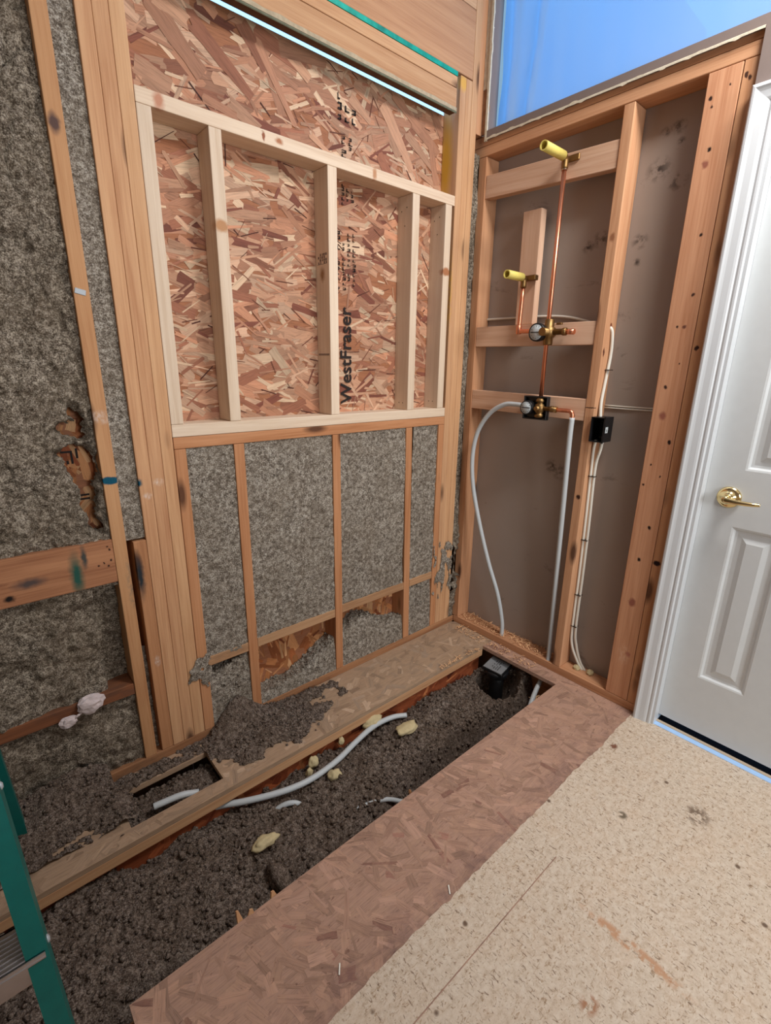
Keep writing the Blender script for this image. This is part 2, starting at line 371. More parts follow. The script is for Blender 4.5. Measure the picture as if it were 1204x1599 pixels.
# ------------------------------------------------------------------ setting: plumbing wall (plane x = 0), floor, rest of the room
t = NT('drywall_back_paper', 0.85, 0, 0.15); v = t.obj()
c = t.mix(t.noise(v, 3, 4, 0.6), lin(160, 146, 135), lin(172, 158, 148))
sm = t.noise(t.mapping(v, (1, 5, 9)), 1.0, 6, 0.72, 0.6); c = t.mix(t.ramp(sm, [(0.62, 0.0), (0.74, 0.55)]), c, lin(72, 62, 58))
lt_ = t.noise(t.mapping(v, (1, 3, 14)), 1.0, 5, 0.7, 0.3); c = t.mix(t.ramp(lt_, [(0.66, 0.0), (0.75, 0.4)]), c, lin(160, 148, 138))
for p, r in [((0, -0.735, 2.16), .022), ((0, -0.775, 2.165), .03), ((0, -0.79, 2.12), .016), ((0, -0.73, 2.05), .05), ((0, -0.80, 2.0), .04), ((0, -0.70, 1.83), .035), ((0, -0.70, 1.76), .02), ((0, -0.45, .95), .04), ((0, -0.5, .93), .05), ((0, -0.55, 1.86), .04), ((0, -0.50, 1.84), .03)]:
    wob = t.noise(v, 45, 3, 0.6); m = t.math('MULTIPLY', t.spot(v, p, (1, r, r * 0.9), 0.9), t.ramp(wob, [(0.42, 0.0), (0.58, 0.85)])); c = t.mix(m, c, lin(58, 50, 47))
t.base(c); DRYBACK = t.m
o = box('wall_right', 0.0895, 0.102, -1.03, 0.0885, 0.0, 2.33, DRYBACK); o.location = (0.0957, 0, 0)
for q in o.data.vertices: q.co.y += (-1.03 + 0.0885) / 2
tag(o, 'brown paper face of drywall seen between the plumbing wall studs', 'wall', kind='structure')

bm = bmesh.new()
boxbm(bm, -0.013, -0.0005, -1.0095, -0.032, 2.307, 2.337)       # strip under the opening
boxbm(bm, -0.013, -0.0005, -1.07, -1.0095, 0.0, 2.337)          # beside the casing
boxbm(bm, -0.013, -0.0005, -1.70, -1.07, 2.10, 2.337)           # over the door
boxbm(bm, -0.013, -0.0005, -5.2, -1.70, 0.0, 3.3)
boxbm(bm, -0.0005, 0.102, -1.70, -1.01, 2.33, 2.337); boxbm(bm, 0.09, 0.102, -1.70, -1.03, 2.10, 2.33); boxbm(bm, 0.09, 0.102, -5.2, -1.70, 0, 3.3)
tag(link('wall_right_drywall', bm, DRYB), 'taupe painted drywall around the opening and above the white door', 'wall', kind='structure')
bm = bmesh.new(); boxbm(bm, -0.012, 0.05, -0.032, -0.026, 2.337, 3.3)
tag(link('trim_1', bm, DRYB), 'taupe drywall return at the corner side of the opening', 'trim', kind='structure')

# cream floor and brown strand board border
t = NT('cream_painted_subfloor', 0.7, 0, 0.25); v = t.obj()
c = t.mix(t.noise(v, 2.2, 5, 0.6), lin(192, 174, 154), lin(208, 192, 172))
pk = t.noise(v, 9, 4, 0.6); c = t.mix(t.ramp(pk, [(0.45, 0.0), (0.72, 0.45)]), c, lin(200, 174, 148))
gr = t.noise(t.mapping(v, (60, 60, 1)), 1.0, 5, 0.75); c = t.mix(t.ramp(gr, [(0.46, 0.0), (0.62, 0.4)]), c, lin(226, 216, 200)); c = t.mix(t.ramp(gr, [(0.36, 0.35), (0.46, 0.0)]), c, lin(150, 128, 104))
sp1 = t.noise(t.mapping(v, (70, 150, 1)), 1.0, 3, 0.6, 1.2); c = t.mix(t.ramp(sp1, [(0.57, 0.0), (0.67, 0.75)]), c, lin(150, 122, 92))
sp2 = t.noise(t.mapping(v, (170, 60, 1)), 1.0, 2, 0.6, 0.8); c = t.mix(t.ramp(sp2, [(0.60, 0.0), (0.70, 0.8)]), c, lin(110, 84, 62))
sp3 = t.voro(v, 7); c = t.mix(t.ramp(sp3, [(0.03, 0.9), (0.06, 0.0)]), c, lin(96, 74, 58))
wn = t.noise(v, 38, 3, 0.6)
for p, r, col in [((-.345, -1.35, 0), (.05, .04, 1), (110, 92, 76)), ((-.252, -1.034, 0), (.022, .016, 1), (110, 62, 40)), ((-.89, -1.372, 0), (.02, .16, 1), (186, 142, 108)), ((-.53, -1.19, 0), (.018, .018, 1), (96, 84, 66)), ((-1.08, -1.36, 0), (.03, .022, 1), (160, 112, 80))]:
    c = t.mix(t.math('MULTIPLY', t.spot(v, p, r, 0.5), t.ramp(wn, [(0.44, 0.0), (0.54, 0.9)])), c, lin(*col))
t.base(c); t.bump(t.math('ADD', sp1, t.math('MULTIPLY', wn, 0.6)), 0.35, 0.001); CREAM = t.m
bm = bmesh.new()
def wavy_edge(bm, x0, x1, y_in, yfun, z0, z1, n=160):
    A = [(x0 + (x1 - x0) * i / n) for i in range(n + 1)]
    top = [(bm.verts.new((x, yfun(x), z1)), bm.verts.new((x, y_in, z1)), bm.verts.new((x, yfun(x), z0)), bm.verts.new((x, y_in, z0))) for x in A]
    for a, b in zip(top, top[1:]):
        bm.faces.new((a[0], b[0], b[1], a[1])); bm.faces.new((a[2], a[3], b[3], b[2])); bm.faces.new((a[0], a[2], b[2], b[0])); bm.faces.new((a[1], b[1], b[3], a[3]))
# cream coat ends in a ragged line at y = -1.0; a seam runs along y = -1.125
wavy_edge(bm, -2.3, 0.0, -1.124, lambda x: -1.0 + 0.012 * noise.noise((x * 5, 1, 0)) + 0.006 * noise.noise((x * 30, 2, 0)), -0.0006, 0.0008, 260)
boxbm(bm, -2.3, -0.82, -1.30, -1.127, -0.018, 0.0008); boxbm(bm, -0.82, 0.09, -1.30, -1.1238, -0.018, 0.0008)
boxbm(bm, -4.6, 0.09, -5.2, -1.30, -0.018, 0.0008)
tag(link('floor', bm, CREAM), 'cream painted subfloor scuffed and speckled in front of the white door', 'floor', kind='structure')
bm = bmesh.new()
boxbm(bm, -1.865, 0.1, -1.127, -0.688, -0.018, 0.0); boxbm(bm, -0.078, 0.1, -0.688, -0.275, -0.018, 0.0)
boxbm(bm, -4.6, -1.865, -1.13, -0.84, -0.018, -0.0005)
paint(bm, (179, 143, 123))
flakes(bm, [(-1.86, -0.02, -1.04, -0.69), (-0.075, -0.02, -0.69, -0.28)], 700, FLAKE_PALE, lambda u, v, h: (u, v, 0.0001 + h), 6e-7, (2.1, 0.6), (0.03, 0.13, 0.006, 0.03))
tag(link('floor_border', bm, OSBF, smooth=None), 'bare pinkish strand board strip of floor between the open hole and cream paint', 'floor', kind='structure')
# ledge at the foot of the framed wall, with a slot cut through it
bm = bmesh.new()
boxbm(bm, -1.446, 0.1, -0.275, 0.0, -0.018, 0.0); boxbm(bm, -2.9, -1.446, -0.275, -0.222, -0.018, 0.0)
boxbm(bm, -1.74, -1.446, -0.07, 0.0, -0.018, 0.0); boxbm(bm, -2.9, -1.74, -0.222, 0.0, -0.018, 0.0); boxbm(bm, -2.9, 0.09, 0.0, 0.1, -0.018, 0.0)
paint(bm, (178, 149, 122))
flakes(bm, [(-1.44, -0.003, -0.274, -0.002)], 240, FLAKE_DUST, lambda u, v, h: (u, v, 0.0001 + h), 6e-7, (0.5, 0.7))
flakes(bm, [(-2.8, -1.446, -0.274, -0.224), (-1.74, -1.446, -0.068, -0.002), (-2.8, -1.74, -0.22, -0.002)], 420, FLAKE_DUST[1:3], lambda u, v, h: (u, v, 0.0001 + h), 6e-7, (0.5, 0.7))
tag(link('floor_ledge', bm, OSB, smooth=None), 'dusty strand board ledge between the framed wall and the open floor hole', 'floor', kind='structure')
bm = bmesh.new(); boxbm(bm, -4.6, 0.2, -1.3, 0.1, -0.43, -0.415); boxbm(bm, 0.19, 0.2, -1.3, 0.1, -0.415, -0.02); boxbm(bm, -4.6, 0.2, -1.31, -1.3, -0.43, -0.02); boxbm(bm, -4.61, -4.6, -1.3, 0.1, -0.43, -0.02); boxbm(bm, 0.1, 0.2, 0.09, 0.1, -0.43, -0.02)
tag(link('floor_cavity', bm, flat('cavity_bottom', (70, 58, 48), 0.9)), 'dark bottom of the open floor hole', 'floor', kind='structure')

for nm, b, mt, lb in [('wall_back', (-4.6, 0.1, -5.3, -5.2, 0, 3.3), ROOMW, 'plain painted wall across the room behind the camera'),
                      ('wall_side', (-3.06, -2.93, -5.3, 0.1, 0, 3.3), DRYB, 'plain painted side wall beyond the ladder')]:
    tag(box(nm, *b, mt), lb, 'wall', kind='structure')
tag(box('added_shade_wall', -2.93, -1.2, -2.55, -2.43, 0, 1.22, ROOMW), 'added half wall, unseen behind the camera, shading the low ladder corner', 'wall', kind='structure')  # unseen blocker, added only to shade the floor and wall foot near the ladder
tag(box('ceiling', -4.7, 0.1, -5.3, 0.1, 3.3, 3.36, CEILW), 'white ceiling above the bathroom being rebuilt', 'ceiling', kind='structure')
tag(box('ground_outside', 0.103, 3.0, -3.2, 0.1, -0.05, -0.012, CARPET), 'dark carpet of the next room under the door', 'floor', kind='structure')
tag(box('wall_beyond', 0.1, 2.4, 0.09, 0.12, -0.05, 3.6, ROOMW), 'end wall of the next room behind the plastic sheet', 'wall', kind='structure')
tag(box('floor_beyond', 0.0345, 0.21, -1.731, -1.0835, -0.01, 0.003, CARPET), 'dark carpet edge of the next room', 'floor', kind='structure')

# door, casing, threshold
bm = bmesh.new()
prof = [(0.0, -0.013), (0.0, -0.026), (0.004, -0.030), (0.010, -0.031), (0.016, -0.028), (0.022, -0.026), (0.040, -0.024), (0.046, -0.022), (0.050, -0.0185), (0.056, -0.0205), (0.062, -0.020), (0.066, -0.013)]
def casing_leg(bm, prof, y0, z0, z1, mitre):
    A = [(bm.verts.new((x, y0 - w, z0)), bm.verts.new((x, y0 - w, z1 - (w if mitre else 0)))) for w, x in prof]
    for a, b in zip(A, A[1:]): bm.faces.new((a[0], b[0], b[1], a[1]))
    bm.faces.new([q[0] for q in A])
casing_leg(bm, prof, -1.008, 0.0, 2.165, True)
T = [(bm.verts.new((x, -1.008 - w, 2.165 - w)), bm.verts.new((x, -1.80 + w, 2.165 - w))) for w, x in prof]
for a, b in zip(T, T[1:]): bm.faces.new((a[0], a[1], b[1], b[0]))
L2 = [(bm.verts.new((x, -1.80 + w, 0)), bm.verts.new((x, -1.80 + w, 2.165 - w))) for w, x in prof]
for a, b in zip(L2, L2[1:]): bm.faces.new((a[0], a[1], b[1], b[0]))
boxbm(bm, -0.0125, 0.1, -1.083, -1.068, 0.0, 2.10); boxbm(bm, -0.013, 0.1, -1.74, -1.732, 0.0, 2.10); boxbm(bm, -0.013, 0.1, -1.74, -1.075, 2.09, 2.10)
boxbm(bm, 0.075, 0.1, -1.0745-0.02, -1.083, 0.0, 2.09)
tag(link('trim_2', bm, WHITE), 'white moulded casing and jamb around the white door', 'trim', kind='structure')
# slab with raised panels: front face at x = 0.035
def door_slab():
    bm = bmesh.new(); XF, XB = 0.035, 0.070; Y0, Y1, Z0, Z1 = -1.0835, -1.730, 0.030, 2.088
    cols = [(-1.185, -1.333), (-1.480, -1.628)]; rows = [(0.258, 0.862), (1.060, 1.640), (1.760, 1.960)]
    ys = sorted({Y0, Y1, *[q for c in cols for q in c]}, reverse=True); zs = sorted({Z0, Z1, *[q for r in rows for q in r]})
    def quad(a, b, c, d): bm.faces.new([bm.verts.new(q) for q in (a, b, c, d)])
    for ya, yb in zip(ys, ys[1:]):
        for za, zb in zip(zs, zs[1:]):
            if (ya, yb) in cols and (za, zb) in rows:
                loops = [(0.0, 0.0), (0.006, 0.002), (0.012, 0.009), (0.020, 0.0105), (0.034, 0.0095), (0.050, 0.003), (0.054, 0.003)]
                R = [[(XF + d, ya - i, za + i), (XF + d, yb + i, za + i), (XF + d, yb + i, zb - i), (XF + d, ya - i, zb - i)] for i, d in loops]
                for p, q in zip(R, R[1:]):
                    for k in range(4): quad(p[k], p[(k + 1) % 4], q[(k + 1) % 4], q[k])
                quad(*R[-1])
            else: quad((XF, ya, za), (XF, yb, za), (XF, yb, zb), (XF, ya, zb))
    quad((XB, Y0, Z0), (XB, Y0, Z1), (XB, Y1, Z1), (XB, Y1, Z0)); quad((XF, Y0, Z0), (XF, Y0, Z1), (XB, Y0, Z1), (XB, Y0, Z0)); quad((XF, Y1, Z0), (XB, Y1, Z0), (XB, Y1, Z1), (XF, Y1, Z1))
    quad((XF, Y0, Z1), (XF, Y1, Z1), (XB, Y1, Z1), (XB, Y0, Z1)); quad((XF, Y0, Z0), (XB, Y0, Z0), (XB, Y1, Z0), (XF, Y1, Z0))
    bmesh.ops.remove_doubles(bm, verts=bm.verts, dist=1e-5)
    return link('door_1', bm, DOORW)
door = tag(door_slab(), 'white panelled door with a brass lever handle', 'door', kind='structure')
HY, HZ = -1.158, 0.962
hd = lathe('door_handle', (0.035, HY, HZ), (-1, 0, 0), [(0.036, -0.001), (0.037, 0.003), (0.035, 0.008), (0.029, 0.0115), (0.022, 0.013), (0.0205, 0.017), (0.014, 0.020), (0.0115, 0.022), (0.0115, 0.044), (0.0125, 0.050), (0.010, 0.056), (0.004, 0.058)], BRASS, door, 32)
hd['label'] = 'polished brass lever handle'
lv = tube('lever', [(-0.015, HY, HZ), (-0.018, HY - 0.018, HZ - 0.001), (-0.020, HY - 0.045, HZ - 0.002), (-0.018, HY - 0.078, HZ - 0.001), (-0.012, HY - 0.098, HZ)], lambda q: 0.0105 - 0.005 * q, BRASS, None, 14)
lv.parent = hd; lv.location = Vector(lv.location) - Vector((0.035, HY, HZ))
tag(box('trim_3', -0.006, 0.019, -1.731, -1.083, 0.0, 0.003, THRESH_LIGHT, bev=0.001), 'threshold strip below the white door with blue light painted into its colour', 'trim', kind='structure')
tag(box('trim_4', 0.019, 0.034, -1.731, -1.083, 0.0, 0.004, flat('tan_edge', (190, 168, 140), .8)), 'thin tan floor edge directly under the white door', 'trim', kind='structure')

# ------------------------------------------------------------------ framed wall: old studs and packed posts (faces on y = 0)
D = 0.0885
CE = 3.295
STUDM = wood('left_stud_fir', (216, 168, 122), (186, 132, 90), spots=[((0, -0.044, 1.005), (.03, .03, .014), (10, 78, 100), .3), ((0, -.044, 1.19), (.03, .03, .024), (210, 188, 172), .7), ((-.004, -.044, 1.90), (.016, .02, .03), (92, 70, 64), .6), ((.02, -.044, .66), (.02, .02, .12), (86, 96, 92), .9)])
board('wall_stud', -1.630, -1.592, 0, D, 0.035, CE, STUDM, 'z', 'full height stud with teal paint mark beside the torn insulation hole', 'stud', lean=(.0, 0))
board('wall_stud', -1.573, -1.535, 0.001, D, 0.036, 0.835, wood('short_post_fir', (200, 146, 104), (160, 108, 72), spots=[((-.012, -.044, .68), (.016, .03, .10), (40, 46, 52), .74), ((.004, -.044, .36), (.012, .03, .025), (214, 196, 184), .7)]), 'z', 'short post smeared with dark paint packed against the long posts', 'stud', 'packed posts beside the window opening')
PLY = wood('post_fir', (218, 172, 130), (188, 136, 98), spots=[((0, -.044, .98), (.02, .03, .015), (226, 206, 190), .8)])
PLYT = wood('post_fir_teal', (216, 170, 128), (186, 134, 96), spots=[((-.019, -.044, .985), (.014, .03, .016), (12, 74, 92), .6), ((0, -.044, .94), (.016, .03, .012), (222, 202, 188), .8)])
for x0, x1, z1, mt, lb in [(-1.5345, -1.4965, CE, PLYT, 'full height post with small teal smear, edging the narrow insulation strip'),
                           (-1.496, -1.458, CE, PLY, 'full height middle post with white paint scuffs among the packed posts'),
                           (-1.4575, -1.4195, CE, OLD, 'full height post touching the new pale end stud of the window frame'),
                           (-1.418, -1.381, 1.112, OLDR, 'short reddish post under the sill end beside the packed long posts')]:
    board('wall_stud', x0, x1, 0, D, 0.036, z1, mt, 'z', lb, 'stud', 'packed posts beside the window opening')
# cripple studs under the sill
for x0, lb, ln in [(-1.219, 'cripple stud under the sill nearest the packed posts', (0, 0)), (-0.806, 'middle cripple stud under the sill between two wide insulation bays', (0, 0)), (-0.387, 'slightly leaning cripple stud under the sill nearest the corner', (-0.016, 0))]:
    board('cripple_stud', x0, x0 + 0.038, 0, D, 0.036, 1.112, OLDR, 'z', lb, 'stud', 'cripple studs under the old sill', lean=ln)
board('jack_stud', -0.190, -0.153, 0, D, 0.036, 1.112, OLDR, 'z', 'short jack stud under the sill end near the corner, dusted with insulation', 'stud')
YTR = wood('trimmer_fir', (212, 168, 128), (182, 134, 96), spots=[((-.017, .02, 2.17), (.02, .045, .22), (206, 160, 60), .7), ((-.017, -.03, 1.65), (.014, .03, .22), (212, 166, 70), .8), ((0, -.044, 2.44), (.03, .03, .035), (220, 168, 84), .6)])
board('trimmer_stud', -0.152, -0.117, 0, D, 0.036, 2.499, YTR, 'z', 'yellow stained trimmer stud touching the pale window frame near the corner', 'stud')
board('king_stud', -0.1165, -0.0795, 0, D, 0.036, 2.499, OLD, 'z', 'old king stud between the yellow stained trimmer and the corner stud', 'stud')
board('corner_stud', -0.078, -0.041, 0, D, 0.036, CE, OLD, 'z', 'corner stud of the window wall with insulation caught in its gap', 'stud', lean=(0.0, 0))
board('sill_plate', -1.418, -0.153, 0, D, 1.113, 1.150, OLDR, 'x', 'old reddish window sill plate under the pale new frame', 'sill')
board('sole_plate', -2.9, 0.0, 0, D, 0.0, 0.035, DIRTY, 'x', 'dusty sole plate along the foot of the window wall', 'plate')
# header
board('header_board', -1.419, -0.172, 0, 0.034, 2.374, 2.447, OLD, 'x', 'lower header board just above the daylight gap, pale lip on its edge', 'header')
board('header_board', -1.419, -0.172, 0, 0.034, 2.449, 2.486, OLD, 'x', 'narrow header board directly below the green tape line', 'header')
board('header_board', -1.419, -0.0795, 0, 0.05, 2.5035, 2.731, wood('header_fir', (206, 158, 118), (184, 134, 98)), 'x', 'wide header board above the green tape line', 'header')
board('top_plate', -1.419, -0.0795, 0, D, 2.733, 2.770, OLD, 'x', 'old plate lying on top of the wide header board', 'plate')
board('top_plate', -1.419, -0.0795, 0, D, 2.772, 2.95, OLD, 'x', 'uppermost board over the window wall above the header', 'plate')
tag(box('sill_tape', -1.419, -0.172, -0.001, 0.034, 2.487, 2.5025, GLUE), 'strip of bright green tape squeezed between two header boards', 'tape')
tag(box('flashing_strip', -1.419, -0.172, -0.002, 0.036, 2.3672, 2.3735, FLASH), 'brown flashing strip under the header along the daylight gap', 'flashing')
bm = bmesh.new(); n = 140
for lo, hi, yo, mt_i in ((2.3735, 2.381, -0.0015, 0),):
    P = []
    for i in range(n + 1):
        x = -1.419 + (1.247) * i / n; a = 0.004 * noise.noise((x * 18, 0, 3)); P.append((bm.verts.new((x, yo - 0.001, lo - 0.004)), bm.verts.new((x, yo - 0.0015, hi + a)), bm.verts.new((x, 0.0, hi + a + 0.001)), bm.verts.new((x, 0.0, lo - 0.004))))
    for a, b in zip(P, P[1:]):
        for k in range(4): bm.faces.new((a[k], b[k], b[(k + 1) % 4], a[(k + 1) % 4]))
tag(link('caulk_bead', bm, flat('old_caulk', (176, 160, 134), .85, 0, .1, .2, 60)), 'ragged cream caulk line along the lower header edge', 'caulk')
tag(box('sealing_gasket', -1.419, -0.172, -0.0045, 0.0, 2.3615, 2.3685, GASKET, bev=0.002), 'grey green gasket strip below the cream caulk line', 'gasket')
# blocking between the old studs
DB = wood('dusty_block', (196, 156, 118), (160, 118, 84), dirt=0.5, knots=False)
for a, b, z, lb in [(-1.380, -1.2195, .300, 'dusty fire block half buried between packed posts and first cripple stud'), (-1.180, -0.8065, .303, 'fire block over the largest exposed sheathing patch'),
                    (-0.7675, -0.3905, .312, 'fire block between middle and leaning cripple studs, edge dusted'), (-0.350, -0.1905, .315, 'fire block hidden in insulation near the corner')]:
    board('fire_block', a, b, 0.002, D, z, z + .038, DB, 'x', lb, 'block', 'fire blocks near the floor of the window wall')
board('fire_block', -2.9, -1.6305, 0.004, D, .303, .343, wood('dark_block', (150, 96, 64), (104, 64, 44), dirt=0.7), 'x', 'dark fire block with a white paper scrap on it, beside the ladder', 'block', 'fire blocks near the floor of the window wall')
WB6 = wood('wide_board_fir', (190, 136, 98), (142, 92, 64), spots=[((.02, -.02, 1.165), (.09, .03, .022), (40, 84, 72), .74), ((-.03, -.02, 1.19), (.05, .03, .010), (70, 70, 66), .74), ((0.012, -.02, 1.05), (.02, .03, .05), (84, 70, 66), .74), ((.045, -.02, 1.0), (.012, .03, .016), (30, 22, 20), .6), ((.0, -.02, .98), (.012, .03, .03), (112, 64, 48), .8)] +
           [((dx, -.02, L), (.004, .02, .004), (60, 36, 28), .5) for dx, L in ((-.05, 1.255), (-.04, 1.258), (0.0, 1.24), (.005, 1.225), (.012, 1.25), (-.005, 1.26))])
board('blocking_board', -2.9, -1.6305, 0.001, 0.039, 0.718, 0.858, WB6, 'x', 'wide flat blocking board with green and dark paint stains across the insulated bay', 'board')
# ------------------------------------------------------------------ pale new infill frame
NAILM = flat('dark_nail', (50, 40, 36), .6)
NPL = wood('pale_stud_knot', (236, 216, 192), (214, 188, 160), knots=False, spots=[((.0, -.044, .59), (.03, .05, .022), (188, 140, 100), .5)])
NST = wood('pale_stud_stamp', (236, 216, 192), (214, 188, 160), knots=False, spots=[((-.019, .0, .505), (.02, .02, .03), (160, 122, 88), .7)])
board('frame_plate', -1.4185, -0.1525, 0, D, 2.036, 2.074, wood('pale_top_plate', (234, 212, 186), (212, 184, 156), spots=[((-.0, -.044, .06), (.03, .03, .02), (196, 140, 112), .6), ((0, -.044, .425), (.012, .03, .018), (176, 118, 84), .6), ((0, -.044, .37), (.016, .03, .006), (150, 92, 66), .5), ((0, -.044, .82), (.03, .03, .012), (190, 140, 104), .6)], knots=False), 'x', 'pale new top plate across the infill window frame', 'plate')
board('frame_plate', -1.4185, -0.1525, 0, D, 1.151, 1.1905, NEW, 'x', 'pale new bottom plate lying on the old reddish sill', 'plate')
for x0, lb, mt in [(-1.4185, 'pale new end stud touching the packed old posts', NEW), (-1.224, 'pale new stud with side knot, next after the end stud by the posts', NPL), (-0.809, 'pale new stud with a faint grade stamp beside the black board print', NST),
                   (-0.4, 'pale new stud between the stamped stud and the corner end stud', NEW), (-0.207, 'pale new end stud with a chunky knot beside the yellow stained trimmer', wood('pale_knot_stud', (236, 216, 192), (214, 188, 160), knots=False, spots=[((0, -.044, .585), (.03, .04, .02), (172, 116, 80), .4)]))]:
    s_ = board('frame_stud', x0, x0 + 0.039, 0, D, 1.191, 2.0355, mt, 'z', lb, 'stud', 'pale new studs of the window infill frame')
    if x0 == -0.809:
        GI = flat('faint_grey_ink', (120, 104, 96), .8)
        bm = bmesh.new(); boxbm(bm, -0.0199, -0.0194, -.03, .03, .540, .5412)
        for r in range(4):
            for k in range(5):
                if random.random() < .75: boxbm(bm, -0.0199, -0.0194, -.03 + k * .012, -.023 + k * .012 + random.uniform(-.002, .002), .541 + r * .009, .549 + r * .009)
        link('grade_stamp', bm, GI, s_)['label'] = 'faint grey grade stamp'
        bm = bmesh.new(); boxbm(bm, -0.0199, -0.0194, -.035, .035, .222, .2232)
        for k in range(8): boxbm(bm, -0.0199, -0.0194, -.035 + k * .009, -.029 + k * .009, .223, .229)
        link('printed_line', bm, GI, s_)['label'] = 'faint grey printed line'
    if x0 > -0.5:
        for zz, yy in ((.80, -.01), (.79, .02), (.735, .0), (.03, .012), (.03, -.012)):
            link('nail_head', lathe_bm(bmesh.new(), [(.0022, 0), (.0022, .0006)], 10, (-1, 0, 0)), NAILM, s_, (-.0195, yy, zz))
# corner gap mud: insulation caught between the two walls is further down

# ------------------------------------------------------------------ plumbing wall lumber (faces on x = 0)
board('wall_stud', 0, D, -0.033, 0.008, 0.039, 2.2475, OLDB, 'z', 'plumbing wall end stud standing in the corner', 'stud')
board('wall_stud', 0, D, -0.657, -0.619, 0.039, 2.2475, wood('mid_stud_fir', (212, 164, 126), (180, 128, 92), spots=[((-.044, 0, .82), (.02, .012, .012), (60, 34, 24), .4), ((.0, -.019, 1.50), (.01, .02, .012), (120, 66, 44), .4), ((-.03, -.019, 1.40), (.008, .02, .02), (96, 54, 38), .4), ((-.044, .0, 1.19), (.02, .03, .003), (60, 36, 28), .3), ((-.044, .0, 1.80), (.02, .012, .02), (150, 100, 70), .6)]), 'z', 'plumbing wall stud carrying the black electrical box and white cable', 'stud')
KN = [(-.03, 2.18, .010, 46), (.018, 2.2, .007, 60), (-.022, 2.155, .008, 70), (-.008, 2.04, .013, 34), (-.012, 2.0, .02, 150), (.012, 1.80, .012, 44), (.02, 1.62, .01, 70), (-.01, 1.52, .009, 60), (.012, 1.52, .011, 110), (.016, 1.40, .006, 80), (-.008, 1.22, .024, 150), (-.014, 1.32, .012, 60), (.03, 1.13, .012, 40), (.02, 1.0, .008, 60), (-.034, .96, .008, 60), (-.02, 1.04, .006, 60), (.015, .80, .014, 40), (-.002, .665, .014, 34), (.0, .48, .03, 150), (.02, .25, .02, 170)]
FLATM = wood('knotty_flat_fir', (212, 160, 124), (182, 126, 92), knots=False, spots=[((-.019, -y_, z_ - .04), (.03, r_ * .6, r_ * .75), (k_, int(k_ * .62), int(k_ * .5)), .5) for y_, z_, r_, k_ in KN] + [((-.019, .0, .2), (.03, .03, .06), (216, 176, 148), .9)])
board('wall_stud', 0, 0.038, -0.966, -0.875, 0.039, 2.2475, FLATM, 'z', 'wide flat knotty stud next to the white door casing', 'stud')
board('wall_stud', 0, D, -1.0085, -0.968, 0.039, 2.2475, wood('door_stud_fir', (210, 158, 118), (178, 124, 86), spots=[((-.044, .004, .63), (.02, .016, .013), (40, 24, 24), .4), ((-.044, 0, 2.16), (.02, .006, .01), (70, 42, 30), .4), ((-.044, .01, 2.17), (.02, .006, .01), (70, 42, 30), .4), ((-.044, .006, 1.41), (.02, .008, .01), (60, 34, 26), .4)]), 'z', 'narrow edge-on stud squeezed between flat knotty stud and door casing', 'stud')
board('top_plate', 0, D, -1.0085, 0.085, 2.249, 2.287, OLDB, 'y', 'lower of the two top plates over the plumbing wall', 'plate')
board('top_plate', 0, D, -1.0085, 0.085, 2.2885, 2.3265, OLDB, 'y', 'upper of the two top plates, under the blue plastic opening', 'plate')
board('sole_plate', 0, D, -1.009, 0.0, 0.0005, 0.038, OLDB, 'y', 'sole plate of the plumbing wall strewn with shavings', 'plate')
def tilt_block(name, y0, y1, za, zb, x0, x1, h, mat, label, notch=False):
    bm = bmesh.new(); L = y1 - y0; boxbm(bm, -(x1 - x0) / 2, (x1 - x0) / 2, -h / 2, h / 2, 0, L, 0.002, 2)
    o = link(name, bm, mat, None, ((x0 + x1) / 2, y0, zb), (-math.pi / 2 + math.atan2(za - zb, L), 0, 0))
    return tag(o, label, 'block', 'fresh blocking boards holding the plumbing')
tilt_block('backing_block', -0.6185, -0.0335, 2.131, 2.107, 0.004, 0.042, 0.089, NEWP, 'highest blocking board, behind the tall copper riser and its yellow stub')
tilt_block('backing_block', -0.6185, -0.0335, 1.515, 1.512, 0.004, 0.042, 0.087, NEWP, 'middle blocking board behind the upper valve with the dial')
tilt_block('backing_block', -0.6185, -0.0335, 1.229, 1.218, 0.002, 0.040, 0.087, NEWP, 'lowest blocking board behind the valve in the black square guard')
board('backing_block', 0.030, 0.068, -0.315, -0.228, 1.5605, 2.005, NEWP, 'z', 'upright blocking board standing on the middle block behind the short copper pipe', 'block', 'fresh blocking boards holding the plumbing', lean=(0, .004))

# ------------------------------------------------------------------ joists under the hole edges
def joist(y, zt, x0, x1, side, label):
    e = empty('floor_joist', ((x0 + x1) / 2, y, -0.40), label, 'joist', 'joists along the floor hole')
    f = board('flange', x0, x1, y - 0.025, y + 0.025, zt - 0.036, zt, OLD, 'x'); at(f, e)
    bm = bmesh.new(); boxbm(bm, x0, x1, y - 0.005, y + 0.005, -0.37, zt - 0.036); paint(bm, (150, 78, 46))
    flakes(bm, [(x0, x1, -0.3, zt - 0.037)], 380, FLAKE_RED, lambda u, v, h: (u, y - 0.0052 - h, v), 1e-6, (0.2, 0.8))
    bm2 = bm; o = link('web', bm2, OSB, None, smooth=None); at(o, e)
    f = board('flange', x0, x1, y - 0.025, y + 0.025, -0.40, -0.364, OLD, 'x'); at(f, e)
joist(-0.250, -0.0185, -2.9, -0.079, 1, 'joist with reddish web under the ledge of the window wall')
joist(-0.735, -0.0185, -2.9, -0.079, -1, 'joist under the pinkish strand board border')
board('rim_joist', -0.01, 0.028, -1.0, 0.08, -0.40, -0.0185, DIRTY, 'y', 'rim joist at the corner end of the floor hole', 'joist')

